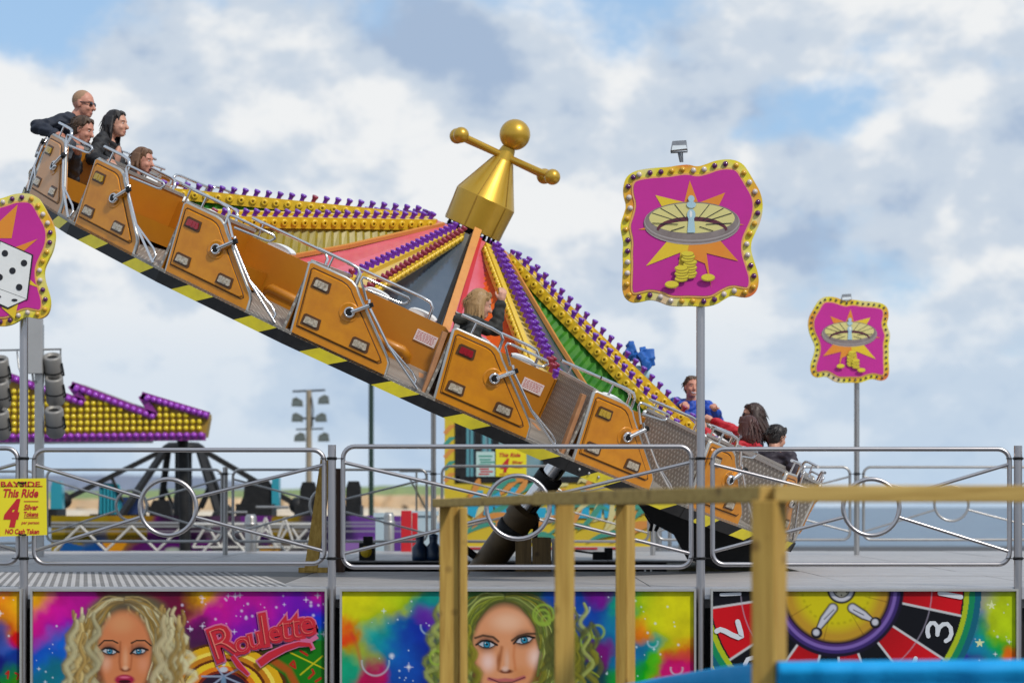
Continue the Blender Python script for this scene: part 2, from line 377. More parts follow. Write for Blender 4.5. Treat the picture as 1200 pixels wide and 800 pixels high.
# ---------------------------------------------------------------- ride platform: deck plates round a pit
DZ = 1.02
plate = mat('deck_aluminium', (.42, .40, .39), .5, .25, noise=(3, .55, (.30, .285, .28)), bump=(45, .15))
plate_d = mat('deck_rib_shaded', (.26, .25, .245), .7, 0., noise=(6, .5, (.09, .088, .085)), spec=.1)  # shaded rib sides, painted as the dark strips
deckm = mat('deck_core', (.30, .29, .285), .6, noise=(3, .5, (.2, .19, .19)))
PX0, PX1, PY0, PY1 = -2.05, 3.05, 24.4, 28.9     # the pit the ride turns in
d = MB()
for lo, hi in (((-9.5, 19.9, .84), (9.5, PY0, DZ-.03)), ((-9.5, PY1, .84), (9.5, 34.6, DZ-.03)), ((-9.5, PY0, .84), (PX0, PY1, DZ-.03)), ((PX1, PY0, .84), (9.5, PY1, DZ-.03))): d.box(lo, hi)
deck = struct('ride_platform', d, deckm)
def rect_plates():
    ys = [19.86, 21.4, 22.9, PY0]; xs = [-9.5, -7.6, -5.7, -3.85, -2.05, -.45, 1.2, 3.05, 4.7, 6.4, 8.0, 9.5]
    for j in range(3):
        for i in range(len(xs)-1): yield xs[i], xs[i+1], ys[j], ys[j+1]
    for y0, y1 in ((PY0, 26.6), (26.6, PY1)):
        for i in range(len(xs)-1):
            if not (xs[i] >= PX0-.01 and xs[i+1] <= PX1+.01): yield xs[i], xs[i+1], y0, y1
    for y0, y1 in ((PY1, 31.2), (31.2, 34.6)):
        for i in range(len(xs)-1): yield xs[i], xs[i+1], y0, y1
plate_g = mat('deck_groove_shade', (.17, .162, .158), .55, .3, noise=(3, .5, (.12, .115, .11)))  # shade between the ribs put into the plate colour
for x0, x1, y0, y1 in rect_plates():
    m = MB(); m.box((x0+.006, y0+.006, DZ-.026), (x1-.006, y1-.006, DZ-.002))
    o = struct('deck_plate', m, plate_g if (x1 < -2 and y1 < 24.5) else plate, deck); o.location.z = random.uniform(-.001, .003) if not (x1 < -2 and y1 < 24.5) else 0
# tread ribs, flat strips with shaded sides and lit tops painted in, run away to the left on the left-hand plates, straight along the rest
m = MB(); sk = .185
for i in range(190):
    x = -9.0+i*.0375
    y0, y1 = 19.93, 24.2
    p = Vector((x, y0, DZ-.002)); q = Vector((x-sk*(y1-y0), y1, DZ-.002))
    if x > -2.2: 
        f_ = max(.05, 1-(x+2.2)/.9); 
        if f_ <= .05: break
        q = p.lerp(q, f_)
    m.bar(p, q, .0372, .006, (0, 0, 1), i % 2)
o = struct('tread_ribs', m, [plate_d, mat('deck_rib_lit', (.50, .48, .47), .6, 0., noise=(5, .5, (.48, .46, .45)), spec=.2)], deck); o['kind'] = 'stuff'  # lighter strips paint the lit rib tops
m = MB()
m.box((-9.5, 19.80, DZ-.10), (9.5, 19.88, DZ+.004)); o = struct('edge_trim', m, mat('edge_aluminium', (.60, .60, .62), .35, .7, noise=(5, .4, (.42, .42, .44))), deck)
m = MB(); m.box((-9.5, 19.96, 0), (9.5, 20.02, DZ-.11)); m.box((-9.4, 34.4, 0), (9.4, 34.5, .9)); struct('skirt_back', m, black_p, deck)
m = MB(); m.box((PX0, PY0, .30), (PX1, PY1, .34))
for a, b_ in (((PX0-.04, PY0, .3), (PX0, PY1, DZ-.02)), ((PX1, PY0, .3), (PX1+.04, PY1, DZ-.02)), ((PX0, PY1, .3), (PX1, PY1+.04, DZ-.02)), ((PX0, PY0-.04, .3), (PX1, PY0, DZ-.02))): m.box(a, b_)
struct('pit_lining', m, black_p, deck)
# ================================================================ FENCES
def rounded(x0, x1, z0, z1, r, y, n=6):
    pts = []
    for cx, cz, a0 in ((x1-r, z1-r, 0), (x0+r, z1-r, 90), (x0+r, z0+r, 180), (x1-r, z0+r, 270)):
        for k in range(n+1):
            a = math.radians(a0+90*k/n); pts.append(Vector((cx+r*math.cos(a), y, cz+r*math.sin(a))))
    return pts
def fence_panel(name, x0, x1, yt, yb, ring, Y, label, group, rt=.021, rs=.0155, m=steel, rings=True):
    """tube-framed barrier panel given in photo pixels at depth Y"""
    s_ = Y/F; A, B = W(x0, yt, Y), W(x1, yb, Y); cxp, cyp, rp = ring
    t = thing(name, label, 'barrier', ((A.x+B.x)/2, Y, DZ), group)
    f = MB(); f.tube(rounded(A.x, B.x, B.z, A.z, .10, Y), rt, 10, closed=True); part('frame', f, m, t)
    c = W(cxp, cyp, Y); R = rp*s_
    q = MB(); q.tube([c+Vector((R*math.cos(k*PI/18), 0, R*math.sin(k*PI/18))) for k in range(36)], rt*.95, 10, closed=True); part('ring', q, m, t)
    H_ = A.z-B.z
    for sx, X in ((-1, A.x), (1, B.x)):
        for sz in (1, -1):
            Z = (A.z-.13*H_) if sz > 0 else (B.z+.11*H_)
            a = math.radians(20)*sz; e = c+Vector((sx*R*math.cos(a), 0, R*math.sin(a)))
            st = MB(); st.tube([(X, Y, Z), e], rs, 8); part('strut', st, m, t)
    return t
fp = 'stainless barrier panels round the ride platform'
fence_panel('crowd_barrier', -330, 21, 525, 660, (-150, 593, 33), 19.82, 'stainless barrier panel at the far left edge behind the yellow price sign', fp)
fence_panel('crowd_barrier', 40, 380, 527, 660, (197, 594, 33), 19.82, 'front stainless barrier panel with centre ring, above the blonde portrait panel', fp)
fence_panel('crowd_barrier', 402, 810, 523, 664, (607, 594, 37), 19.82, 'longest front barrier panel, in front of the hydraulic ram', fp)
fence_panel('crowd_barrier', 835, 1183, 526, 661, (1021, 594, 33), 19.82, 'front barrier panel above the painted wheel panel, right of the tall sign pole', fp)
fence_panel('crowd_barrier', 1203, 1560, 526, 661, (1380, 594, 33), 19.82, 'stainless barrier panel cut off by the right edge of the photo', fp)
fr = 'steel barrier panels at the back of the ride platform'
YB = 32.0
for x0, x1, yt, yb, ring, lb in ((-200, 42, 552, 636, (-90, 592, 20), 'rear barrier panel at the far left, behind the price sign'),
        (55, 260, 550, 634, (154, 592, 18), 'rear barrier panel seen through the front panel with the blonde portrait below'),
        (273, 500, 550, 634, (383, 592, 20), 'rear barrier panel in front of the black ride seats'),
        (518, 760, 546, 634, (642, 590, 21), 'rear barrier panel in front of the yellow pay booth'),
        (770, 996, 547, 632, (880, 590, 20), 'rear barrier panel mostly behind the low end of the ride'),
        (1012, 1232, 547, 632, (1115, 590, 20), 'rear barrier panel against the sea at the right')):
    fence_panel('crowd_barrier', x0, x1, yt, yb, ring, YB, lb, fr, .020, .014, steel_far)
def tie(px, py, Y, r, m, parent):
    q = MB(); c = W(px, py, Y); q.tube([c+Vector((r*math.cos(k*PI/6), r*math.sin(k*PI/6), 0)) for k in range(12)], .006, 6, closed=True); return part('cable_tie', q, m, parent)
def post(name, px, yt, Y, r, label, cat='post', ties=((536, 5), (653, 5)), zb=0., m=steel, group=None):
    p = W(px, yt, Y); t = thing(name, label, cat, (p.x, Y, zb), group)
    q = MB(); q.tube([(p.x, Y, zb), (p.x, Y, p.z)], r, 14); part('tube', q, m, t)
    for ty, ln in ties:
        for dy in (0, 2): tie(px, ty+dy, Y, r+.003, black_r, t)
        q = MB(); a, b_ = W(px-(14 if ln else 9), ty+1, Y-.035), W(px+(14 if ln else 9), ty+1, Y-.035); q.tube([a, b_], .005, 6); part('tie_strap', q, black_r, t)
    return t
post('barrier_post', 389, 521, 19.80, .035, 'short stainless post between the two middle front barrier panels')
post('barrier_post', 1193, 522, 19.80, .035, 'short stainless post near the right edge of the photo')
post('sign_pole', 28, 372, 19.80, .036, 'tall steel pole carrying the dice sign at the left', 'pole')
post('sign_pole', 821, 350, 19.80, .037, 'tall steel pole carrying the large roulette sign', 'pole')
post('sign_pole', 1004, 440, YB, .037, 'tall steel pole carrying the small far roulette sign', 'pole', ((554, 0),), DZ, steel_far)
post('sign_pole', 508, 380, YB, .037, 'tall steel pole at the back, rising behind the gold cars', 'pole', ((554, 0),), DZ, steel_far)
post('barrier_post', 264, 547, YB, .036, 'short steel post between rear barrier panels at the left', 'post', ((554, 0),), DZ, steel_far)
post('barrier_post', 765, 547, YB, .036, 'short steel post between rear barrier panels under the low cars', 'post', ((554, 0),), DZ, steel_far)
# ================================================================ PAINTED PANELS (flat print as colours on a fine grid)
def vnoise(x, y, sc, seed, oct=4):
    out = np.zeros_like(x); amp = 1.; tot = 0.
    for o in range(oct):
        r = np.random.RandomState(seed*17+o); gsz = 128; G = r.rand(gsz, gsz)
        u = x/sc*(2**o)+o*7.3+1000; v = y/sc*(2**o)+o*3.1+1000
        i = np.floor(u).astype(int); j = np.floor(v).astype(int); fu = u-i; fv = v-j; fu = fu*fu*(3-2*fu); fv = fv*fv*(3-2*fv)
        g_ = lambda a, b_: G[a % gsz, b_ % gsz]
        out += amp*((g_(i, j)*(1-fu)+g_(i+1, j)*fu)*(1-fv)+(g_(i, j+1)*(1-fu)+g_(i+1, j+1)*fu)*fv); tot += amp; amp *= .5
    return out/tot
class Paint:
    def __init__(s, x0, x1, y0, y1, step=.9):
        s.box = (x0, x1, y0, y1); s.nx = int((x1-x0)/step)+1; s.ny = int((y1-y0)/step)+1
        s.X, s.Y = np.meshgrid(np.linspace(x0, x1, s.nx), np.linspace(y0, y1, s.ny)); s.C = np.ones(s.X.shape+(3,))*.5
    def mix(s, a, col):
        a = np.clip(a, 0, 1)[..., None]; s.C = s.C*(1-a)+np.asarray(col)*a
    def blob(s, x, y, rx, ry, col, soft=1., rot=0., a=1.):
        c, n = math.cos(rot), math.sin(rot); dx, dy = s.X-x, s.Y-y
        d = np.sqrt(((dx*c+dy*n)/rx)**2+((-dx*n+dy*c)/ry)**2); e = np.clip((1-d)/max(soft, 1e-3)+.0, 0, 1); s.mix(e*e*(3-2*e)*a, col)
    def stroke(s, pts, w, col, a=1., soft=.5):
        pts = np.asarray(pts, float); x0, y0 = pts.min(0)-max(np.max(w), 1)*2; x1, y1 = pts.max(0)+max(np.max(w), 1)*2
        X0, X1, Y0, Y1 = s.box; i0 = max(0, int((x0-X0)/(X1-X0)*(s.nx-1))); i1 = min(s.nx, int((x1-X0)/(X1-X0)*(s.nx-1))+2)
        j0 = max(0, int((y0-Y0)/(Y1-Y0)*(s.ny-1))); j1 = min(s.ny, int((y1-Y0)/(Y1-Y0)*(s.ny-1))+2)
        if i1 <= i0 or j1 <= j0: return
        X = s.X[j0:j1, i0:i1]; Y = s.Y[j0:j1, i0:i1]; best = np.full(X.shape, -9.)
        ws = np.broadcast_to(np.asarray(w, float), (len(pts),))
        for k in range(len(pts)-1):
            p, q = pts[k], pts[k+1]; d = q-p; l2 = d@d+1e-9; t = np.clip(((X-p[0])*d[0]+(Y-p[1])*d[1])/l2, 0, 1)
            best = np.maximum(best, 1-np.hypot(X-p[0]-t*d[0], Y-p[1]-t*d[1])/(ws[k]*(1-t)+ws[k+1]*t+1e-6))
        e = np.clip(best/soft, 0, 1)[..., None]*a
        s.C[j0:j1, i0:i1] = s.C[j0:j1, i0:i1]*(1-e)+np.asarray(col)*e
    def poly(s, pts, col, a=1.):
        pts = np.asarray(pts, float); ins = np.zeros(s.X.shape, bool); n = len(pts)
        for k in range(n):
            p, q = pts[k], pts[(k+1) % n]
            c = ((p[1] > s.Y) != (q[1] > s.Y)); xx = (q[0]-p[0])*(s.Y-p[1])/((q[1]-p[1]) if q[1] != p[1] else 1e-9)+p[0]; ins ^= c & (s.X < xx)
        s.mix(ins*a, col)
    def star(s, x, y, r, col=(.9, .9, .95), cross=None):
        s.blob(x, y, r, r, col, 1., 0, .75)
        if cross is None: cross = (int(x*7+y*13) % 6 == 0)
        if cross: s.stroke([(x-r*1.3, y), (x+r*1.3, y)], .8, col, .6, 1); s.stroke([(x, y-r*1.3), (x, y+r*1.3)], .8, col, .6, 1)
    def grid(s, name, Yd, parent, dim=1., thick=.012):
        X0, X1, Y0, Y1 = s.box; nx, ny = s.nx, s.ny
        P = np.stack([(s.X-600)*Yd/F, np.full(s.X.shape, Yd), EYE+(HZ-s.Y)*Yd/F], -1).reshape(-1, 3)-np.array(OFF[parent.name])
        ii, jj = np.meshgrid(np.arange(nx-1), np.arange(ny-1)); a = (jj*nx+ii).ravel(); fs = np.stack([a, a+nx, a+nx+1, a+1], -1)
        back = P.reshape(ny, nx, 3)[[0, 0, -1, -1], [0, -1, -1, 0]]+np.array((0, thick, 0)); k = len(P)
        me = bpy.data.meshes.new(name)
        cr = [0, nx-1, ny*nx-1, (ny-1)*nx]
        extra = [(k, k+1, k+2, k+3)]+[(cr[i], cr[(i+1) % 4], k+(i+1) % 4, k+i) for i in range(4)]
        me.from_pydata(np.concatenate([P, back]).tolist(), [], fs.tolist()+extra)
        ca = me.color_attributes.new('Col', 'FLOAT_COLOR', 'POINT'); cc = np.ones((k+4, 4), np.float32)
        cc[:k, :3] = np.clip(s.C.reshape(-1, 3)*dim, 0, 1); ca.data.foreach_set('color', cc.ravel()); me.materials.append(vprint); me.update()
        o = link(name, me, parent); OFF[o.name] = OFF[parent.name]; return o
G_ = lambda *c: np.array(srgb(*c))
def splash(p, cols, seed, sc=46, amt=1.):
    """airbrushed colour clouds: cols = [(x,y,r,(rgb))]"""
    wx = (vnoise(p.X, p.Y, 30, seed)-.5)*38; wy = (vnoise(p.X, p.Y, 30, seed+5)-.5)*38
    acc = np.zeros(p.C.shape); ws = np.zeros(p.X.shape)
    for x, y, r, c in cols:
        w_ = np.exp(-(((p.X+wx-x)/r)**2+((p.Y+wy-y)/r)**2)*1.7)+1e-7; acc += w_[..., None]*G_(*c); ws += w_
    p.C = acc/ws[..., None]; lum = p.C.mean(-1, keepdims=True); p.C = np.clip(lum+(p.C-lum)*1.4, 0.002, 1)
    p.C *= (.8+.4*vnoise(p.X, p.Y, 14, seed+9, 3))[..., None]
def curl(rnd, x, y, ln, amp, wl, ang0, n=16):
    pts = []; ph = rnd.uniform(0, 6)
    for k in range(n):
        t = k/(n-1); px = x+math.cos(ang0)*ln*t-math.sin(ang0)*amp*math.sin(ph+t*ln/wl*6.28)*min(1, t*3+.2); py = y+math.sin(ang0)*ln*t+math.cos(ang0)*amp*math.sin(ph+t*ln/wl*6.28)*min(1, t*3+.2)
        pts.append((px, py))
    return pts
def hair(p, rnd, roots, cols, ln=(50, 95), amp=(3, 8), wl=(22, 42), w=(2.4, 5.2)):
    """locks: each a soft dark base with several fine parallel strands riding on it"""
    for (x, y, ang) in roots:
        c = np.array(rnd.choice(cols))*rnd.uniform(.8, 1.1); ww = rnd.uniform(*w)
        base = np.array(curl(rnd, x, y, rnd.uniform(*ln), rnd.uniform(*amp), rnd.uniform(*wl), ang, 18)); d = np.gradient(base, axis=0); nrm = np.stack([-d[:, 1], d[:, 0]], -1)/(np.linalg.norm(d, axis=1, keepdims=True)+1e-6)
        tp = np.sin(np.linspace(.3, PI-.15, len(base)))**.6
        p.stroke(base, ww*1.5*tp+.4, c*.42, .6, 1.)
        p.stroke(base, ww*1.0*tp+.3, c*.75, .6, 1.)
        for k in range(6):
            o = (k-2.5)/2.5*ww*.8; lit = 1.55-.28*abs(k-1.6)+rnd.uniform(-.12, .12); pp = base+nrm*(o*tp)[:, None]; p.stroke(pp, .75+.25*rnd.random(), np.clip(c*lit, 0, .93), .5, 1.)
def sweep(p, rnd, cx, cy, rx, ry, cols, n):
    """hair combed from a centre parting round the forehead and down both sides"""
    for k in range(n):
        s_ = 1 if k % 2 else -1; o = rnd.uniform(-3, 24)*(.6+.4*rnd.random()); a1 = rnd.uniform(60, 125); ph = rnd.uniform(0, 6); pts = []
        for i in range(14):
            a = math.radians(-90+s_*(2+a1*i/13)); q = o*(.35+.65*min(1, i/6))+1.6*math.sin(ph+i*1.1)*min(1, i/4); pts.append((cx+(rx+q)*math.cos(a), cy+(ry+q*.8)*math.sin(a)))
        c = np.array(rnd.choice(cols))*rnd.uniform(.6, 1.15); w_ = rnd.uniform(1.4, 3); p.stroke(pts, w_*1.2, c*.45, .6, 1.); p.stroke([(x-.4, y-.4) for x, y in pts], w_*.7, c, .8, 1.); p.stroke([(x-.6, y-.6) for x, y in pts], w_*.25, np.minimum(c*1.5, .9), .6, 1.)
def eye(p, x, y, w_, h, iris, tilt=0., sgn=1):
    ct, st = math.cos(tilt), math.sin(tilt)
    def R(pts): return [(x+a*ct-b_*st, y+a*st+b_*ct) for a, b_ in pts]
    p.blob(x, y-2.0, w_*1.9, h*3.6, (.07, .026, .03), 1., tilt, .85); p.blob(x, y-.6, w_*1.35, h*1.75, (.012, .007, .010), .6, tilt, .95)
    lens_ = [(-w_, .4)]+[(-w_+2*w_*i/8, -h*math.sin(PI*i/8)**.8) for i in range(1, 8)]+[(w_, -.4)]+[(w_-2*w_*i/8, h*.75*math.sin(PI*i/8)) for i in range(1, 8)]
    p.poly(R(lens_), (.52, .52, .56)); p.blob(x+.5*sgn, y-.4, h*1.12, h*1.12, np.asarray(iris)*.35, .15); p.blob(x+.5*sgn, y-.4, h*.98, h*.98, iris, .5); p.blob(x+.5*sgn, y+.6, h*.6, h*.5, np.minimum(np.asarray(iris)*2.2, .8), 1., 0, .8); p.blob(x+.5*sgn, y-.4, h*.42, h*.42, (.004, .004, .008), .4); p.blob(x-h*.3, y-h*.5, .9, .9, (.95, .95, .95), .6)
    p.stroke(R([(-w_*1.25, 1.0), (-w_*.6, -h*.95), (0, -h*1.15), (w_*.6, -h*.95), (w_*1.3, -.8)]), 1.7, (.004, .003, .004), 1, .6)
    p.stroke(R([(-w_, .6), (-w_*.3, h*.85), (w_*.5, h*.75), (w_*1.15, -.6)]), .9, (.012, .008, .008), .85, .8)
def panel(x0, x1, label, painter, seed):
    p = Paint(x0, x1, 692.5, 822); painter(p, random.Random(seed))
    a, b_ = W(x0, 692, 19.74), W(x1, 822, 19.74); t = thing('mural', label, 'mural', ((a.x+b_.x)/2, 19.74, 0), 'painted panels along the front of the platform')
    p.grid('painting', 19.735, t, .82)
    f = MB(); e = .018
    for lo, hi in (((a.x-e, 19.70, b_.z), (a.x, 19.76, a.z+e)), ((b_.x, 19.70, b_.z), (b_.x+e, 19.76, a.z+e)), ((a.x, 19.70, a.z), (b_.x, 19.76, a.z+e)), ((a.x, 19.70, b_.z-e), (b_.x, 19.76, b_.z))): f.box(lo, hi)
    part('frame', f, alu, t); return t
def paint_left(p, r):
    splash(p, [(-10, 700, 26, (235, 110, 140)), (14, 703, 20, (235, 190, 20)), (8, 722, 18, (225, 150, 30)), (-6, 740, 18, (60, 70, 130)), (20, 745, 12, (200, 20, 60)), (6, 755, 14, (90, 110, 180)), (-10, 775, 20, (40, 40, 110)), (16, 772, 16, (20, 60, 130)), (8, 792, 14, (40, 120, 50)), (-20, 800, 20, (60, 30, 90)), (10, 815, 20, (70, 130, 20))], 3)
    for k in range(14): p.star(r.uniform(-60, 24), r.uniform(700, 780), r.uniform(1.2, 2.6))
    p.stroke([(18, 788), (22, 790), (20, 795)], 1.4, G_(190, 20, 20)); p.stroke([(7, 789), (10, 786), (9, 794)], 1.4, G_(190, 20, 20))
def paint_blonde(p, r):
    splash(p, [(44, 698, 22, (220, 180, 30)), (60, 715, 26, (200, 60, 160)), (50, 740, 20, (210, 80, 140)), (48, 765, 26, (40, 100, 190)), (75, 750, 22, (60, 110, 190)), (60, 795, 26, (20, 110, 120)), (90, 710, 22, (170, 50, 140)), (150, 696, 24, (110, 40, 60)), (215, 700, 20, (100, 20, 60)), (238, 697, 20, (225, 185, 30)), (255, 715, 26, (190, 50, 160)), (300, 700, 32, (185, 30, 150)), (340, 715, 30, (120, 60, 170)), (280, 735, 24, (120, 70, 160)), (378, 702, 20, (190, 40, 150)), (378, 730, 18, (60, 80, 190)), (230, 745, 18, (70, 40, 70)), (350, 740, 20, (70, 80, 180)), (378, 760, 22, (30, 130, 60)), (360, 785, 26, (30, 120, 20)), (320, 790, 24, (60, 60, 20)), (225, 780, 20, (120, 80, 20))], 11)
    for k in range(60): p.star(r.uniform(210, 380), r.uniform(696, 745), r.uniform(1.0, 3.2), (.85, .75, .95))
    for k in range(10): p.star(r.uniform(42, 80), r.uniform(715, 800), r.uniform(1, 2.2), (.8, .85, .95))
    # golden wheel rim, turret and green table at the lower right
    for rr, c in ((60, (90, 45, 5)), (57, (235, 180, 20)), (50, (250, 225, 90)), (46, (200, 120, 10)), (41, (90, 30, 5)), (38, (245, 205, 40)), (32, (230, 120, 20)), (27, (120, 25, 15)), (24, (30, 25, 50))):
        p.mix((np.hypot((p.X-262)/1.25, p.Y-812) < rr).astype(float)*.95, G_(*c))
    p.poly([(310, 775), (345, 748), (400, 752), (400, 830), (352, 830), (335, 792)], G_(25, 120, 15), .85); p.stroke([(318, 772), (338, 785), (352, 812), (356, 826)], 6, G_(175, 85, 20), 1, .6)
    p.stroke([(340, 764), (382, 784)], 1.0, G_(210, 200, 20)); p.stroke([(378, 768), (352, 790)], 1.0, G_(210, 200, 20))
    for q in ([(352, 762), (360, 767)], [(344, 774), (340, 778), (346, 782), (345, 776)], [(366, 784), (368, 788), (362, 794)], [(376, 794), (370, 798)]): p.stroke(q, 1.7, G_(190, 25, 20))
    for a in range(6): p.stroke([(262, 792), (262+26*math.cos(.4+a), 796+16*math.sin(.4+a))], 1.4, G_(150, 160, 185))
    p.blob(262, 784, 6, 4, G_(200, 205, 215), .4); p.blob(262, 775, 3, 6, G_(215, 220, 228), .4); p.blob(262, 800, 4, 12, G_(110, 140, 170), .5)
    # face and curls
    dark = (.05, .035, .02)
    p.blob(148, 760, 72, 74, (.10, .075, .04), .25, 0, .95); p.blob(150, 712, 52, 20, (.14, .11, .06), .4)
    cols = [G_(210, 182, 118), G_(178, 145, 80), G_(232, 214, 165), G_(160, 128, 62), G_(205, 195, 150)]
    hair(p, r, [(r.uniform(88, 214), r.uniform(708, 755), 1.57+r.uniform(-.25, .25)) for k in range(60)], cols, (60, 100))
    p.blob(148, 770, 40, 62, (.09, .03, .012), .3, .0, .9); p.blob(146, 766, 36, 57, G_(216, 132, 84), .24); p.blob(142, 730, 24, 18, G_(222, 150, 100), .9); p.blob(124, 776, 11, 16, G_(232, 172, 140), 1, 0, .85); p.blob(168, 778, 11, 16, G_(226, 150, 112), 1, 0, .8)
    p.blob(147, 772, 5, 22, G_(232, 170, 128), 1, 0, .8); p.stroke([(141, 752), (140, 775), (141, 783)], 2.5, G_(140, 66, 28), .6, 1); p.stroke([(155, 752), (154, 775), (153, 783)], 2.2, G_(150, 70, 32), .5, 1)
    p.blob(147, 784, 8, 3.6, G_(130, 60, 30), .6); p.blob(147, 782, 5, 4, G_(236, 180, 142), .8)
    p.blob(115, 790, 10, 34, G_(120, 52, 24), 1, -.15, .75); p.blob(179, 790, 10, 34, G_(120, 52, 24), 1, .15, .75); p.blob(146, 806, 30, 8, G_(150, 76, 40), 1, 0, .5)
    eye(p, 128, 763, 8.6, 3.7, G_(60, 130, 160), .12); eye(p, 163, 763, 8.0, 3.5, G_(60, 130, 160), -.12, -1)
    p.stroke([(116, 756), (122, 750), (132, 750), (138, 753)], 1.2, (.04, .02, .01)); p.stroke([(154, 753), (160, 750), (170, 750), (177, 756)], 1.2, (.04, .02, .01))
    p.blob(146, 796, 14, 7.5, G_(170, 30, 70), .35); p.blob(146, 798, 9, 2.6, G_(60, 10, 20), .4); p.blob(146, 793, 9, 2, G_(225, 110, 140), .8); p.blob(146, 812, 20, 12, G_(205, 120, 75), .8)
    sweep(p, r, 146, 764, 36, 58, cols, 60)
    hair(p, r, [(r.choice((r.uniform(84, 112), r.uniform(184, 216))), r.uniform(715, 745), 1.57+r.uniform(-.15, .2)) for k in range(44)], cols, (60, 110))
    p.blob(146, 708, 26, 8, (.10, .075, .05), .8, 0, .6)
def paint_green(p, r):
    splash(p, [(410, 700, 34, (215, 210, 5)), (440, 715, 32, (205, 205, 10)), (470, 698, 20, (180, 195, 20)), (412, 745, 14, (205, 70, 40)), (425, 770, 16, (150, 160, 80)), (408, 790, 18, (30, 150, 120)), (450, 745, 24, (10, 150, 155)), (470, 770, 28, (15, 90, 165)), (500, 700, 22, (10, 140, 130)), (505, 720, 16, (120, 60, 160)), (490, 745, 26, (15, 70, 160)), (520, 780, 40, (10, 50, 120)), (430, 800, 18, (170, 50, 90)), (590, 700, 30, (60, 90, 50)), (680, 720, 34, (20, 80, 150)), (700, 700, 14, (120, 40, 120)), (700, 760, 20, (120, 30, 110)), (720, 740, 22, (20, 120, 150)), (740, 700, 22, (20, 150, 110)), (790, 705, 36, (215, 210, 5)), (765, 715, 22, (200, 205, 15)), (750, 735, 14, (220, 120, 50)), (790, 745, 20, (205, 195, 20)), (770, 750, 16, (10, 150, 150)), (745, 765, 18, (15, 110, 150)), (800, 770, 16, (200, 90, 90)), (795, 792, 16, (190, 60, 120)), (770, 780, 16, (90, 170, 30)), (740, 795, 18, (20, 140, 60)), (690, 800, 30, (10, 60, 70))], 21)
    p.stroke([(412, 742), (418, 755), (424, 780)], 4, G_(205, 50, 40), .5, 1)
    for x, y, rr in ((503, 733, 10), (440, 775, 16), (682, 712, 9), (765, 752, 6), (793, 783, 7), (735, 770, 7)):
        p.mix(np.clip(1-abs(np.hypot(p.X-x, p.Y-y)-rr)/1.8, 0, 1)*.55*(p.Y > y-2), (.55, .75, .85))
    for k in range(60):
        x = r.choice((r.uniform(430, 520), r.uniform(670, 812))); p.star(x, r.uniform(698, 800), r.uniform(.9, 2.4), (.75, .9, .98))
    p.star(459, 768, 5); p.star(479, 781, 4)
    cols = [G_(140, 150, 45), G_(105, 125, 50), G_(175, 185, 95), G_(140, 135, 35), G_(95, 100, 45)]
    p.blob(592, 762, 82, 70, (.05, .075, .025), .25, 0, .95); p.blob(595, 712, 58, 22, (.10, .10, .035), .4)
    hair(p, r, [(r.choice((r.uniform(512, 545), r.uniform(636, 690))), r.uniform(705, 760), 1.57+r.uniform(-.4, .35)) for k in range(64)], cols, (45, 95), (4, 9), (24, 40))
    p.blob(592, 765, 46, 66, (.10, .04, .015), .25, .0, .9); p.blob(592, 763, 43, 60, G_(226, 154, 108), .20); p.blob(595, 728, 30, 18, G_(240, 186, 150), .9); p.blob(572, 775, 14, 18, G_(246, 206, 192), 1, 0, .95); p.blob(628, 770, 15, 19, G_(246, 208, 192), 1, 0, .95); p.blob(610, 790, 20, 16, G_(205, 130, 70), 1, 0, .6)
    p.stroke([(588, 758), (586, 772), (584, 784)], 3.2, G_(150, 78, 28), .7, 1); p.blob(594, 774, 5, 20, G_(228, 178, 150), 1, 0, .9); p.stroke([(603, 752), (602, 768), (604, 784)], 3, G_(200, 105, 40), .5, 1)
    p.blob(593, 786, 11, 3.6, G_(110, 50, 26), .6); p.blob(592, 783, 6, 5, G_(232, 188, 166), .8)
    p.blob(552, 782, 11, 36, G_(120, 56, 24), 1, -.12, .8); p.blob(634, 782, 11, 38, G_(130, 62, 28), 1, .15, .8); p.blob(584, 772, 4, 14, G_(150, 74, 28), 1, .1, .7)
    eye(p, 570, 755, 9.6, 4.2, G_(40, 130, 160), .08); eye(p, 614, 750, 9.8, 4.2, G_(40, 130, 160), -.20, 1)
    p.stroke([(557, 747), (566, 744), (578, 746), (584, 751)], 1.8, (.06, .03, .015), .9); p.stroke([(600, 750), (607, 745), (618, 742), (630, 742)], 1.8, (.06, .03, .015), .9)
    p.stroke([(573, 795), (583, 797), (592, 796), (602, 797), (614, 793)], 3.4, G_(190, 100, 100), 1, .7); p.stroke([(573, 794), (585, 799), (600, 799), (615, 793)], 1.1, G_(70, 15, 30), .9, .7); p.blob(593, 805, 12, 5, G_(205, 115, 115), .6)
    sweep(p, r, 592, 762, 43, 60, cols, 70)
    for x, y, rr in ((637, 720, 12), (636, 722, 8), (640, 726, 5), (512, 770, 8), (700, 740, 8), (690, 752, 9)):
        p.mix(np.clip(1-abs(np.hypot(p.X-x, p.Y-y)-rr)/2.4, 0, 1)*.9, G_(150, 180, 60))
    hair(p, r, [(r.choice((r.uniform(540, 552), r.uniform(632, 700))), r.uniform(725, 765), 1.57+r.uniform(-.2, .3)) for k in range(30)], cols, (40, 80), (3, 7), (24, 40))
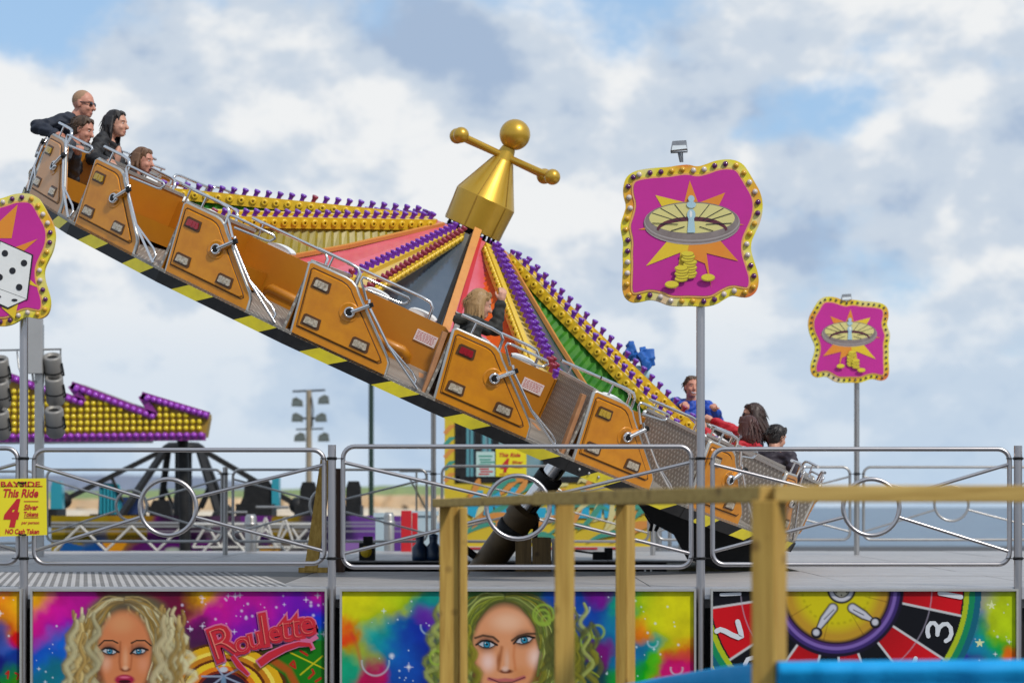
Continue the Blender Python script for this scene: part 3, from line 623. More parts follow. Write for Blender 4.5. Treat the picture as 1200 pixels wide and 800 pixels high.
def paint_wheel(p, r):
    cx, cy = 980, 690
    splash(p, [(1150, 700, 30, (160, 150, 170)), (1140, 720, 20, (20, 110, 190)), (1135, 745, 16, (130, 20, 130)), (1150, 750, 14, (10, 130, 160)), (1170, 705, 24, (180, 200, 5)), (1185, 725, 22, (185, 205, 5)), (1155, 735, 12, (40, 140, 60)), (1175, 750, 14, (30, 150, 80)), (1188, 765, 12, (220, 110, 20)), (1165, 775, 16, (20, 120, 150)), (1140, 780, 16, (60, 60, 140)), (838, 790, 16, (200, 200, 10)), (1180, 800, 30, (180, 190, 10))], 31)
    for k in range(16): p.star(r.uniform(1130, 1188), r.uniform(700, 790), r.uniform(.9, 1.8))
    D = np.hypot(p.X-cx, p.Y-cy); A = np.degrees(np.arctan2(p.Y-cy, p.X-cx)) % 360
    p.mix(D < 170, G_(10, 100, 125)); p.mix((D < 163).astype(float), G_(15, 140, 90)); p.mix((D < 156).astype(float)*.9, G_(185, 200, 15)); p.mix((D < 150).astype(float), G_(9, 10, 20))
    bd = [12, 33, 52, 71, 88, 104, 125, 146.5, 171.5, 193, 215, 238, 260, 283, 306, 328, 350]; seg = np.searchsorted(bd, A) % len(bd); red = (seg % 2 == 0) & (seg > 0) | (A > 350) | (A < 12); shd = .75+.45*np.clip((D-70)/60, 0, 1)
    p.mix(((D < 148) & red).astype(float), G_(196, 6, 22)); p.C = np.where(((D < 150) & red)[..., None], p.C*shd[..., None], p.C)
    edge = np.min([np.abs(A-q) for q in bd], 0)*D*PI/180
    p.mix(np.clip((1.7-edge)*1.2, 0, 1)*(D < 150)*(D > 70), G_(205, 205, 208)); p.mix(np.clip(1-abs(D-112)/1.0, 0, 1)*.7, G_(180, 170, 190))
    for rr, c in ((80, (20, 12, 40)), (76, (60, 40, 110)), (72, (128, 100, 178)), (68, (75, 45, 115)), (65, (40, 18, 40))): p.mix(np.clip((rr-D)/1.5, 0, 1), G_(*c))
    p.mix(np.clip((63-D)/4, 0, 1), G_(196, 150, 40)); p.mix(np.clip((54-D)/14, 0, 1), G_(214, 200, 10)); p.mix(np.clip(1-abs(D-40)/2.5, 0, 1)*.35*(.5+.5*np.sin(A*.6)), G_(90, 60, 0)); p.mix(np.clip(1-abs(((A+8) % 45)-22)/1.2, 0, 1)*(D < 62)*(D > 34)*.5, G_(80, 40, 5))
    k = G_(20, 16, 22); wv = G_(205, 205, 215)
    for pts in ([(976, 712), (966, 725), (958, 738)], [(999, 712), (1012, 720), (1022, 726)]):
        p.stroke(pts, (7.5, 7.0, 3.4), k, 1, .3); p.stroke(pts, (5.6, 5, 2), wv, 1, .4); p.stroke([(pts[0][0]+1, pts[0][1]+2), pts[1]], 1, G_(110, 110, 120), .9)
    for x, y in ((957, 741), (1026, 729)): p.blob(x, y, 7.5, 7.5, k, .2); p.blob(x-.5, y-.5, 5, 5, wv, .5)
    p.blob(986, 690, 18, 18, k, .12); p.blob(986, 690, 15.5, 15.5, wv, .15); p.blob(986, 690, 11, 11, k, .15); p.blob(986, 690, 9.5, 9.5, G_(214, 205, 180), .2)
    for a in range(6): p.blob(986+7*math.cos(a*1.05+.5), 690+7*math.sin(a*1.05+.5), 1.3, 1.3, k, .5)
    for x, y in ((1162, 709), (1148, 753)):
        st = [(x+(6 if i % 2 == 0 else 2.4)*math.sin(i*PI/5), y-(6 if i % 2 == 0 else 2.4)*math.cos(i*PI/5)) for i in range(10)]; p.poly(st, G_(225, 232, 175))
panel(-190, 24, 'painted panel at the far left edge, left of the dice sign pole', paint_left, 1)
PA = panel(39, 381, 'airbrushed panel of a curly blonde woman beside red Roulette lettering', paint_blonde, 2)
panel(401, 813, 'airbrushed panel of a woman with green curls and blue eyes', paint_green, 3)
PW = panel(835, 1190, 'painted roulette wheel panel with red and black numbered pockets', paint_wheel, 4)
# lettering "Roulette" with pink outline, letter by letter along a rising line
def glyphs(items, Y, name, parent, mats3):
    pk = MB(); rd = MB(); hl = MB()
    for gi, (ch, px, py, sz, rot) in enumerate(items):
        a = math.radians(rot); ax, ay = Vector((math.cos(a), 0, math.sin(a))), Vector((-math.sin(a), 0, math.cos(a))); s_ = sz*Y/F*1.38
        o = W(px, py, Y)+Vector((0, -.0007*gi, 0))
        merge(pk, text_mb(ch, s_, o+Vector((0, -.010, 0)), ax, ay, .06, .075, .0)); merge(rd, text_mb(ch, s_, o+Vector((0, -.019, 0)), ax, ay, .06, .04, .0)); merge(hl, text_mb(ch, s_, o+Vector((-.006, -.028, .004)), ax, ay, .06, -.034, .0))
    part(name+'_outline', pk, mats3[0], parent); part(name, rd, mats3[1], parent); part(name+'_highlight', hl, mats3[2], parent)
pinkl = mat('lettering_pink', (.55, .12, .25), .4); redl = mat('lettering_red', (.50, .006, .02), .35, coat=.3); peach = mat('lettering_highlight', (.66, .16, .12), .4)
glyphs([('R', 252, 776, 40, 22), ('o', 277, 767, 27, 17), ('u', 292, 761, 27, 15), ('l', 307, 757, 39, 12), ('e', 315, 753, 26, 10), ('t', 329, 751, 34, 9), ('t', 341, 749, 35, 8), ('e', 352, 745, 30, 10)], 19.735, 'roulette_lettering', PA, (pinkl, redl, peach))
def swash(pts, w, y, mi, mb):
    L_, R_ = [], []
    for i, (x, yy) in enumerate(pts):
        p0 = pts[max(0, i-1)]; p1 = pts[min(len(pts)-1, i+1)]; dx, dy = p1[0]-p0[0], p1[1]-p0[1]; n = math.hypot(dx, dy) or 1e-6; L_.append((x-dy/n*w[i], yy+dx/n*w[i])); R_.append((x+dy/n*w[i], yy-dx/n*w[i]))
    vs = [W(x, yy, y) for x, yy in L_+R_]; n = len(pts); mb.add(vs, [(i, i+1, n+i+1, n+i) for i in range(n-1)], mi)
m = MB(); sw = [(266, 777), (282, 790), (293, 793)]; 
swash([(272, 768), (280, 779), (292, 791)], (3.2, 4, 2.6), 19.709, 0, m); swash([(272, 768), (280, 779), (291, 790)], (2, 2.8, 1.4), 19.706, 1, m)
swash([(302, 778), (316, 768), (334, 759), (350, 754), (364, 754), (367, 761)], (5.4, 5.4, 4.6, 4, 3.6, 3), 19.709, 0, m); swash([(304, 777), (316, 768), (334, 759), (350, 754), (363, 755), (365, 759)], (4, 4, 3.2, 2.6, 2.2, 1.6), 19.706, 1, m)
swash([(352, 750), (364, 750), (372, 745)], (1.5, 2.6, 2.8), 19.7085, 0, m)
part('lettering_swash', m, [pinkl, redl], PA)
numw = mat('number_paint', (.60, .62, .66), .4)
def stroke_mb(pts, w, Y, mb, n=10):
    swash(pts, [w]*len(pts), Y, 0, mb)
    for x, yy in (pts[0], pts[-1]): mb.add([W(x+w*math.cos(k*PI/6), yy+w*math.sin(k*PI/6), Y-.0006) for k in range(12)], [tuple(range(12))])
m = MB()
stroke_mb([(1088, 745), (1086.8, 740), (1087.5, 734), (1091, 729.5), (1095, 729.5), (1098.5, 733.5), (1098.7, 739), (1098.5, 743)], 2.5, 19.728, m)
stroke_mb([(1098.6, 741), (1100.5, 735), (1105, 731), (1110, 730.5), (1114, 735), (1115, 742), (1112.5, 748), (1108.5, 750.5)], 2.5, 19.727, m)
part('number_3', m, numw, PW)
m = MB(); stroke_mb([(840, 739), (844, 737), (850, 739), (858, 743.5), (866, 746.5), (869, 745.5), (868, 740), (864.5, 728)], 3.0, 19.727, m); part('number_2', m, numw, PW)
m = MB(); stroke_mb([(1101.5, 694.5), (1126, 699)], 2.8, 19.727, m); stroke_mb([(845, 696.3), (867, 695.5)], 1.8, 19.727, m); stroke_mb([(1073, 771), (1070, 780)], 2.6, 19.727, m); part('number_1', m, numw, PW)
m = MB(); stroke_mb([(882, 770), (876, 772), (873, 778), (875, 784), (882, 786)], 2.5, 19.727, m); part('number_0', m, numw, PW)
# ================================================================ SIGNS
magenta = mat('magenta_board', (.54, .028, .29), .5, noise=(1.6, .5, (.42, .025, .22)), spec=.25)
border_m = None
def border_mat():
    m = bpy.data.materials.new('sign_border'); m.use_nodes = True; t = m.node_tree; q = t.nodes['Principled BSDF']
    c = t.nodes.new('ShaderNodeTexCoord'); n = t.nodes.new('ShaderNodeTexNoise'); n.inputs['Scale'].default_value = 2.3; n.inputs['Detail'].default_value = 1
    t.links.new(c.outputs['Object'], n.inputs['Vector']); r = t.nodes.new('ShaderNodeValToRGB'); e = r.color_ramp.elements
    for k, (p, col) in enumerate(((.28, (.62, .05, .02)), (.40, (.72, .40, .02)), (.52, (.74, .64, .02)), (.62, (.70, .62, .22)), (.75, (.66, .34, .40)))):
        if k > 1: e.new(p)
        e[k].position = p; e[k].color = (*col, 1)
    t.links.new(n.outputs[0], r.inputs[0]); t.links.new(r.outputs[0], q.inputs['Base Color']); q.inputs['Roughness'].default_value = .4; return m
border_m = border_mat()
org_l = mat('orange_outline', (.70, .36, .10), .45); ray_o = mat('ray_orange', (.72, .22, .015), .45, noise=(3, .4, (.70, .34, .02))); ray_y = mat('ray_yellow', (.74, .52, .015), .45, noise=(3, .4, (.72, .40, .02)))
wh_rim = mat('wheel_rim_print', (.19, .15, .14), .45, noise=(8, .6, (.30, .25, .24))); wh_rim2 = mat('wheel_rim_light', (.36, .31, .30), .45); wh_in = mat('wheel_cream_print', (.66, .58, .20), .45, noise=(3, .4, (.60, .60, .34)))
wh_mar = mat('wheel_maroon_print', (.10, .012, .03), .45); coin = mat('coin_print', (.70, .56, .03), .45); coin_d = mat('coin_edge_print', (.34, .25, .01), .45); turret = mat('turret_print', (.38, .55, .62), .4); sign_back = mat('sign_back', (.20, .20, .21), .6)
bulb_p = mat('purple_bulb', (.10, .008, .10), .12, coat=.6); bulb_y = mat('amber_bulb', (.66, .36, .02), .15, coat=.6); bulb_w = mat('clear_bulb', (.62, .52, .46), .12, coat=.6); bulb_k = mat('dark_bulb', (.03, .025, .045), .2, coat=.4)
OUT = [(150,175),(195,165),(245,160),(290,158),(335,150),(375,147),(408,157),(445,146),(480,132),(520,126),(562,128),(597,146),(620,180),(640,215),(664,255),(676,300),(674,345),(664,385),(645,425),(628,462),(628,500),(642,545),(657,590),(660,630),(648,668),(618,686),(585,684),(552,676),(525,690),(492,712),(455,722),(415,722),(375,720),(330,722),(290,718),(255,702),(218,694),(182,704),(145,708),(115,688),(104,650),(106,600),(108,550),(106,505),(110,460),(100,420),(98,385),(112,345),(122,312),(110,275),(108,240),(118,200)]
def lerp_poly(poly, step):
    out = []; n = len(poly); acc = 0.
    for i in range(n):
        a, b_ = Vector((*poly[i], 0)), Vector((*poly[(i+1) % n], 0)); ln = (b_-a).length
        while acc < ln: q = a.lerp(b_, acc/ln); out.append((q.x, q.y)); acc += step
        acc -= ln
    return out
def inset(poly, d):
    c = (sum(p[0] for p in poly)/len(poly), sum(p[1] for p in poly)/len(poly)); out = []; n = len(poly)
    for i in range(n):
        a, b_ = poly[i-1], poly[(i+1) % n]; tx, ty = b_[0]-a[0], b_[1]-a[1]; l = math.hypot(tx, ty); nx, ny = -ty/l, tx/l
        if (c[0]-poly[i][0])*nx+(c[1]-poly[i][1])*ny < 0: nx, ny = -nx, -ny
        out.append((poly[i][0]+nx*d, poly[i][1]+ny*d))
    return out
def smooth_poly(p, it=2):
    for _ in range(it):
        q = []
        for i in range(len(p)):
            a, b_ = p[i], p[(i+1) % len(p)]; q += [(a[0]*.75+b_[0]*.25, a[1]*.75+b_[1]*.25), (a[0]*.25+b_[0]*.75, a[1]*.25+b_[1]*.75)]
        p = q
    return p
def sign_board(label, cxp, cyp, Y, height_px, mirror, kind, rot=0., xs=1., bulb=1., dark=False):
    k = height_px/596.*Y/F          # metres per outline unit
    c0 = W(cxp, cyp, Y); sgn = -1 if mirror else 1
    t = thing('sign_board', label, 'sign', c0, None)
    ca, sa = math.cos(rot), math.sin(rot)
    def U(p, z=0.): x, y = (p[0]-388)*k*sgn*xs, -(p[1]-425)*k; return c0+Vector((x*ca-y*sa, z, x*sa+y*ca))
    T = .06
    def slab(mb, poly, y0, y1, mi=0, side=None):
        n = len(poly); a = [U(p, y0) for p in poly]; b_ = [U(p, y1) for p in poly]
        mb.add(a+b_, [tuple(range(n)), tuple(range(n, 2*n))[::-1]], mi); mb.add(a+b_, [(i, n+i, n+(i+1) % n, (i+1) % n) for i in range(n)], mi if side is None else side)
    S1 = smooth_poly(OUT); S2 = smooth_poly(inset(OUT, 34)); S3 = smooth_poly(inset(OUT, 42))
    m = MB(); slab(m, S1, 0, T, 0); part('border', m, border_m, t)
    m = MB(); slab(m, S2, -.008, 0, 0); part('outline', m, org_l, t)
    m = MB(); slab(m, S3, -.012, -.006, 0); part('board', m, magenta, t)
    m = MB(); slab(m, inset(S1, 12), T, T+.02, 0); part('back', m, sign_back, t)
    mats = [ray_o, ray_y, wh_rim, wh_rim2, wh_in, wh_mar, coin, coin_d, turret, white_pl, ink_blk]
    z = [-.0135]
    def F_(mb, poly, mi): z[0] -= .0006; mb.add([U(p, z[0]) for p in poly], [tuple(range(len(poly)))], mi)
    def E_(cx, cy, rx, ry, n=36, a0=0, a1=360): return [(cx+rx*math.cos(math.radians(a0+(a1-a0)*i/n)), cy+ry*math.sin(math.radians(a0+(a1-a0)*i/n))) for i in range(n+(0 if a1-a0 == 360 else 1))]
    m = MB()
    if kind == 'wheel':
        cw = 388
        for a, tip, w_, mi in ((0, (378, 212), 22, 0), (0, (238, 272), 34, 1), (0, (522, 262), 30, 0), (0, (168, 412), 16, 0), (0, (600, 392), 12, 0)):
            d = Vector((tip[0]-388, tip[1]-385, 0)).normalized(); nn = Vector((-d.y, d.x, 0)); b_ = Vector((388, 385, 0))+d*60; F_(m, [tip, (b_.x+nn.x*w_*1.6, b_.y+nn.y*w_*1.6), (b_.x-nn.x*w_*1.6, b_.y-nn.y*w_*1.6)], mi)
        F_(m, [(290, 455), (200, 560), (340, 505), (318, 655), (352, 600), (420, 470)], 1); F_(m, [(380, 450), (365, 520), (440, 550), (466, 648), (446, 508), (575, 540), (500, 455)], 0)
        F_(m, E_(387, 392, 194, 82), 3); F_(m, E_(387, 386, 196, 82), 2); F_(m, E_(387, 380, 194, 80), 3); F_(m, E_(387, 377, 190, 77), 2); F_(m, E_(387, 366, 174, 61), 4)
        F_(m, E_(387, 414, 144, 54, 24, 182, 358)+E_(387, 420, 136, 42, 24, 358, 182), 5)
        for a in (200, 222, 246, 294, 318, 340, 20, 60, 120, 160):
            c_, s_ = math.cos(math.radians(a)), math.sin(math.radians(a)); p, q = (387+172*c_, 366+60*s_), (387+60*c_, 385+18*s_); dx, dy = q[0]-p[0], q[1]-p[1]; l = math.hypot(dx, dy); F_(m, [(p[0]-dy/l*1.6, p[1]+dx/l*1.6), (q[0]-dy/l*1.6, q[1]+dx/l*1.6), (q[0]+dy/l*1.6, q[1]-dx/l*1.6), (p[0]+dy/l*1.6, p[1]-dx/l*1.6)], 10)
        F_(m, [(368, 425), (400, 425), (392, 330), (376, 330)], 8); F_(m, E_(384, 352, 17, 22, 16), 8); F_(m, E_(384, 312, 19, 14, 16), 8); F_(m, E_(384, 288, 13, 14, 16), 8); F_(m, E_(382, 350, 6, 14, 10), 9)
        for n_, cx, base in ((9, 378, 598), (5, 344, 612)):
            for i in range(n_):
                cx_ = cx+(3 if i % 2 else -2)-(i > 5)*8; y = base-i*11
                F_(m, E_(cx_, y+3, 27, 11, 20), 7); F_(m, E_(cx_, y, 25, 9.5, 20), 6)
        for cx, cy in ((304, 634), (451, 606)): F_(m, E_(cx, cy+3, 29, 15, 20), 7); F_(m, E_(cx, cy, 27, 13, 20), 6)
    else:
        for pts, mi in (([(345, 330), (505, 178), (480, 330)], 0), ([(455, 385), (600, 330), (520, 400)], 0), ([(520, 520), (608, 548), (530, 480)], 1), ([(250, 330), (180, 190), (330, 290)], 0), ([(200, 470), (110, 520), (220, 540)], 1), ([(300, 640), (345, 700), (400, 620)], 1), ([(440, 640), (500, 690), (520, 600)], 1)): F_(m, pts, mi)
        # two dice, outlined
        def die(faces, grow):
            for poly in faces: F_(m, inset(poly, -grow), 10)
        f1 = [(430, 345), (575, 405), (555, 600), (395, 545)]; f2 = [(395, 545), (555, 600), (470, 640), (352, 590)]; f3 = [(430, 345), (395, 545), (352, 590), (368, 420)]
        g1 = [(150, 290), (330, 200), (390, 330), (210, 440)]; g2 = [(210, 440), (390, 330), (395, 470), (240, 590)]; g3 = [(150, 290), (210, 440), (240, 590), (170, 450)]
        for fs in ((g1, g2, g3), (f1, f2, f3)):
            die(fs, 7)
            for poly in fs: F_(m, inset(poly, 1.5), 9)
        for x, y, rx, ry in ((452, 398, 15, 15), (540, 440, 15, 15), (488, 475, 15, 15), (430, 505, 15, 15), (520, 548, 15, 15), (425, 592, 14, 6), (500, 606, 14, 6), (372, 490, 8, 14), (385, 440, 7, 13), (372, 340, 12, 17), (330, 470, 12, 17), (270, 520, 12, 17), (270, 320, 18, 12), (210, 330, 14, 10), (330, 260, 14, 10)):
            F_(m, E_(x, y, rx, ry, 14), 10)
    part('picture', m, mats, t)
    # lamps round the border
    ring = lerp_poly(smooth_poly(inset(OUT, 19)), 44.5 if not dark else 39); cols = [bulb_p, bulb_p, bulb_y, bulb_y, bulb_w, bulb_w]
    if not dark:
        bm = {}
        for mt in (bulb_p, bulb_y, bulb_w):
            q = MB(); r_ = 11.5*k*bulb; q.sphere((0, 0, 0), (r_, r_*1.0, r_), 12, 8); bm[mt.name] = q.mesh('bulb', mt)
        for i, p in enumerate(ring):
            mt = cols[(i+5) % 6]; o = link('bulb', bm[mt.name], t); o.location = U(p, -.012)-c0
    else:
        q = MB(); r_ = 8.5*k; q.sphere((0, 0, 0), (r_, r_, r_), 10, 6); me = q.mesh('bulb', bulb_k)
        for p in ring: o = link('bulb', me, t); o.location = U(p, -.006)-c0
    return t
sign_board('large pink roulette wheel sign with purple and amber bulbs, top of the tall front pole', 811, 273, 19.70, 172, False, 'wheel')
sign_board('small pink roulette wheel sign with dark bulbs, on the far pole by the sea', 995, 398, YB-.12, 101, True, 'wheel', dark=True, xs=.98)
sign_board('pink dice sign with coloured bulbs cut off by the left edge of the photo', -10, 304, 19.66, 156, False, 'dice', rot=math.radians(-1), xs=.98)
def flood(px, py, Y, k, label, cat='floodlight'):
    c = W(px, py, Y); t = thing('floodlight', label, cat, c); s_ = k*Y/F
    def at(x, y, z): return c+Vector((x*s_, y*s_, -z*s_))
    hm_ = mat('lamp_housing', (.16, .17, .19), .45, .6, noise=(20, .5, (.32, .34, .36)))
    m = MB(); p0 = [at(-10, -6, 3), at(9, -6, 1), at(9, 8, 1), at(-10, 8, 3), at(-8, -4, -8), at(8, -4, -9), at(8, 6, -9), at(-8, 6, -8)]; m.add(p0, [(0, 1, 2, 3), (4, 7, 6, 5), (0, 4, 5, 1), (1, 5, 6, 2), (2, 6, 7, 3), (3, 7, 4, 0)]); part('housing', m, hm_, t)
    m = MB(); m.add([at(-9.5, -7, 3.2), at(8.5, -7, 1.2), at(7.5, -5.5, -3), at(-8.3, -5.5, -2.5)], [(0, 1, 2, 3)]); part('lens', m, mat('flood_lens', (.62, .66, .68), .1, coat=.6), t)
    m = MB()
    for z in (-5.5, -3.5): m.bar(at(-9, -4.2, z), at(8.5, -4.2, z-.6), .5*s_, .7*s_)
    part('cooling_fin', m, galv, t)
    m = MB(); m.tube([at(-9, 0, 2), at(-10, 0, 5), at(9.5, 0, 4), at(9, 0, 1)], 1.0*s_, 6); m.cyl(at(0, 0, 5), at(2, 0, 16), 2.0*s_, 1.6*s_, 8); m.cyl(at(3.5, 1, 4), at(4, 1, 16), 1.0*s_, 1.0*s_, 6); part('bracket', m, hm_, t)
    return t
flood(796, 174, 19.72, 1.0, 'small double floodlight on the top edge of the large roulette sign')
flood(992, 350, YB-.1, .62, 'tiny floodlight on the top edge of the small far roulette sign')
# yellow price sign on the left pole
t = thing('price_sign', 'yellow BAYSIDE price sign with red lettering tied to the left pole', 'sign', W(26, 594, 19.62))
m = MB(); Yp = 19.62
cs = [W(-4, 561, Yp), W(54, 560, Yp), W(55, 626.5, Yp), W(-4, 628.5, Yp)]
m.add(cs+[c+Vector((0, .012, 0)) for c in cs], [(3, 2, 1, 0), (4, 5, 6, 7), (0, 1, 5, 4), (1, 2, 6, 5), (2, 3, 7, 6), (3, 0, 4, 7)]); part('board', m, sign_y, t)
X_, Z_ = Vector((1, 0, 0)), Vector((0, 0, 1))
def line_txt(mb, txt, px, py, hpx, Y, wpx, **kw):
    """text with cap height hpx and total width wpx (photo pixels), baseline at py"""
    u = Y/F; o = W(px, py, Y); b_ = text_mb(txt, hpx*u*1.42, o, X_, Z_, **kw); xs_ = [v[0] for v in b_.v]; w_ = max(xs_)-min(xs_); k = wpx*u/w_; x0 = min(xs_)
    b_.v = [(o.x+(v[0]-x0)*k, v[1], v[2]) for v in b_.v]; merge(mb, b_)
m = MB(); line_txt(m, 'BAYSIDE', 1, 570, 6.2, Yp-.004, 46, offset=.018); 
for x in np.arange(2, 47, 7.1): m.flat([(0, 0), (5.2, 0), (5.2, 1), (0, 1)], W(x, 570, Yp-.004), X_*Yp/F, Z_*Yp/F); 
part('text_bayside', m, ink_red, t)
m = MB(); line_txt(m, 'This Ride', 4, 582, 9.5, Yp-.004, 41, shear=.25, offset=.03); part('text_this_ride', m, ink_red, t)
m = MB(); line_txt(m, '4', 4, 615, 29, Yp-.004, 20, shear=.28, offset=.06); part('text_4', m, ink_red, t)
m = MB(); line_txt(m, 'Silver', 28, 597, 6.3, Yp-.004, 17, shear=.22, offset=.03); line_txt(m, 'Tokens', 28, 604.5, 5.4, Yp-.004, 17, shear=.22, offset=.03)
for y in (587.5, 606.5): m.flat([(0, 0), (17, 0), (17, .8), (0, .8)], W(28, y, Yp-.004), X_*Yp/F, Z_*Yp/F)
part('text_silver_tokens', m, ink_red, t)
m = MB(); line_txt(m, 'per person', 25, 613.5, 3.4, Yp-.004, 21, shear=.2, offset=.02); part('text_per_person', m, ink_red, t)
m = MB(); line_txt(m, 'NO Cash Taken', 6, 625, 5.6, Yp-.004, 40, shear=.15, offset=.03); part('text_no_cash', m, ink_red, t)
m = MB(); m.tube([W(21, 564.5, Yp-.01), W(26, 566, Yp-.014), W(31, 564.5, Yp-.01)], .007, 6); m.tube([W(22, 625.5, Yp-.01), W(26, 626.5, Yp-.014), W(31, 626, Yp-.01)], .007, 6); part('cable_tie', m, black_r, t)
# ================================================================ THE RIDE
RN = Vector((.41554375, -.08781643, .90532407)); RE1 = Vector((.90883519, 0, -.41715535)); RE2 = RN.cross(RE1)
RC = Vector((-1.135, 26., EYE+1.461))
RM = Matrix(((RE1.x, RE2.x, RN.x, RC.x), (RE1.y, RE2.y, RN.y, RC.y), (RE1.z, RE2.z, RN.z, RC.z), (0, 0, 0, 1)))
ride = link('spinning_ride', None); ride.matrix_world = RM
ride['label'] = 'tilted gold fairground ride with a ring of cars, bulb-lined arms and a gold ball finial'; ride['category'] = 'fairground ride'; OFF[ride.name] = Vector((0, 0, 0))
def P3(a, r, h): a = math.radians(a); return Vector((r*math.sin(a), -r*math.cos(a), h))     # ring coordinates
def RW(a, r, h): return RM @ P3(a, r, h)
A0 = 6.94; NC = 20; RO = 4.7; CH = 2*RO*math.sin(PI/NC)
# ---- one car, in its own frame: x along the ring (downhill side), y towards the hub, z up from the ring's underside
def build_car_parts():
    q = {}
    m = MB()                                                           # tub: floor, inner wall, toe board
    m.add([(-.02, 0, .13), (CH+.005, 0, .13), (CH-.18, 1.02, .27), (.18, 1.02, .27), (-.02, 0, .09), (CH+.005, 0, .09), (CH-.18, 1.02, .2), (.18, 1.02, .2)], [(0, 1, 2, 3), (7, 6, 5, 4), (0, 4, 5, 1), (1, 5, 6, 2), (2, 6, 7, 3), (3, 7, 4, 0)])
    q['floor'] = (m, dplate)
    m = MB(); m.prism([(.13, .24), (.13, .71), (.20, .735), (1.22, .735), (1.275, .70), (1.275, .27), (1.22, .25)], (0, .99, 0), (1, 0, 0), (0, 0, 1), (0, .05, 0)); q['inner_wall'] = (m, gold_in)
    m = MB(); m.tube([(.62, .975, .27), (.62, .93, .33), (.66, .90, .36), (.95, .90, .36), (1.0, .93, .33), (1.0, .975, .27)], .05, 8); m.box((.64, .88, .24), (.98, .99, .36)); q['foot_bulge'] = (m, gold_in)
    dpoly = [(.035, .105), (-.07, .775), (-.05, .79), (.29, .79), (.35, .78), (.41, .75), (.45, .705), (.93, .285), (.965, .24), (.985, .105)]
    m = MB(); m.prism(dpoly, (0, .0, 0), (1, 0, 0), (0, 0, 1), (0, .05, 0)); q['door'] = (m, gold)
    ip = [(.065, .215), (-.018, .715), (-.005, .735), (.275, .735), (.33, .725), (.375, .70), (.41, .665), (.865, .262), (.885, .235), (.865, .215)]
    op = [(x+(x-.4)*.02, z+(z-.45)*.035) for x, z in ip]
    m = MB(); n = len(ip); vs = [(x, .001, z) for x, z in op]+[(x, -.016, z) for x, z in ip]; m.add(vs, [tuple(range(n, 2*n))]); m.add(vs, [(i, (i+1) % n, n+(i+1) % n, n+i) for i in range(n)], 0); q['door_panel'] = (m, gold)
    m = MB(); gp = [(x+(x-.4)*.045, z+(z-.45)*.06) for x, z in ip]; m.tube([(x, .0, z) for x, z in gp], .006, 5, closed=True); q['door_groove'] = (m, bezel)
    m = MB(); m.tube([(x, .02, z) for x, z in dpoly], .021, 6); q['door_trim'] = (m, alu)
    for i, (x, z) in enumerate(((.115, .635), (.165, .29), (.665, .285))):
        m = MB(); m.prism([(-.092, -.05), (.074, -.05), (.092, -.034), (.078, .055), (-.074, .055), (-.092, .04)], (x, -.014, z), (1, 0, 0), (0, 0, 1), (0, -.008, 0)); q['lamp_bezel.%d' % i] = (m, bezel)
        m = MB(); m.prism([(-.068, -.03), (.056, -.03), (.068, -.02), (.056, .034), (-.056, .034), (-.068, .024)], (x, -.022, z), (1, 0, 0), (0, 0, 1), (0, -.012, 0))
        for k in (-1, 1): m.box((x+k*.02-.012, -.038, z-.02), (x+k*.02+.012, -.032, z+.022))
        q['lamp.%d' % i] = (m, None)
    m = MB(); m.lathe([(.098, .010), (.092, .020), (.080, .022), (.072, .017), (.02, .016)], (.445, 0, .515), (0, -1, 0), 24); m.tube([(.49, -.008, .555), (.53, -.010, .59), (.565, -.006, .62)], [.035, .026, .012], 8); q['latch_dish'] = (m, gold)
    m = MB(); m.lathe([(.052, .02), (.052, .055), (.034, .06), (.034, .05)], (.455, 0, .52), (0, -1, 0), 16); m.tube([(.47, -.045, .53), (.60, -.05, .655)], .021, 8); q['latch'] = (m, chrome)
    m = MB(); m.cyl((.455, -.045, .52), (.455, -.06, .52), .030, .026, 12); q['latch_knob'] = (m, black_r)
    m = MB(); m.bar((.59, -.045, .645), (.625, -.045, .677), .04, .04); q['latch_bracket'] = (m, black_r)
    m = MB(); m.tube([(.57, -.01, .70), (.60, -.03, .64), (.91, -.03, .385), (1.315, -.005, .14)], .0135, 8); m.tube([(.90, -.03, .395), (1.20, .03, .26), (1.265, .035, .21), (1.27, .02, .155)], .0115, 8); q['gate_bar'] = (m, chrome)
    m = MB(); m.tube([(.55, -.01, .685), (.43, -.02, .83), (.435, -.02, .865), (.475, -.015, .87), (.88, .09, .865), (.905, .10, .845), (.87, .10, .80), (.83, .09, .79), (.52, -.005, .775)], .0125, 8); q['lap_bar'] = (m, chrome)
    m = MB(); m.tube([(-.06, .03, .93), (.25, .03, .93), (.35, .03, .92), (.39, .03, .88), (.40, .03, .77)], .016, 8); m.cyl((.10, .03, .93), (.095, .03, .78), .011, None, 8); q['handrail'] = (m, chrome)
    m = MB(); m.tube([(.10, 1.01, .90), (.90, 1.01, .90), (.99, 1.01, .89), (1.03, 1.01, .85), (1.04, 1.01, .72)], .016, 8); m.cyl((.24, 1.01, .90), (.24, 1.01, .72), .011, None, 8); q['inner_handrail'] = (m, chrome)
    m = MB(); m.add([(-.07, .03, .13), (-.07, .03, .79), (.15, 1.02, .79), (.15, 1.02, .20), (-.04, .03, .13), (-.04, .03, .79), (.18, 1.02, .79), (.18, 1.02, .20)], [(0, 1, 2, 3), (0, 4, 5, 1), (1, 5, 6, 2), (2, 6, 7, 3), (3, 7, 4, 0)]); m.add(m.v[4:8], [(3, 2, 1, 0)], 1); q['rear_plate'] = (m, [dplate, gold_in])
    m = MB(); m.bar((-.055, .03, .80), (.165, 1.02, .80), .05, .03); q['rear_trim'] = (m, alu)
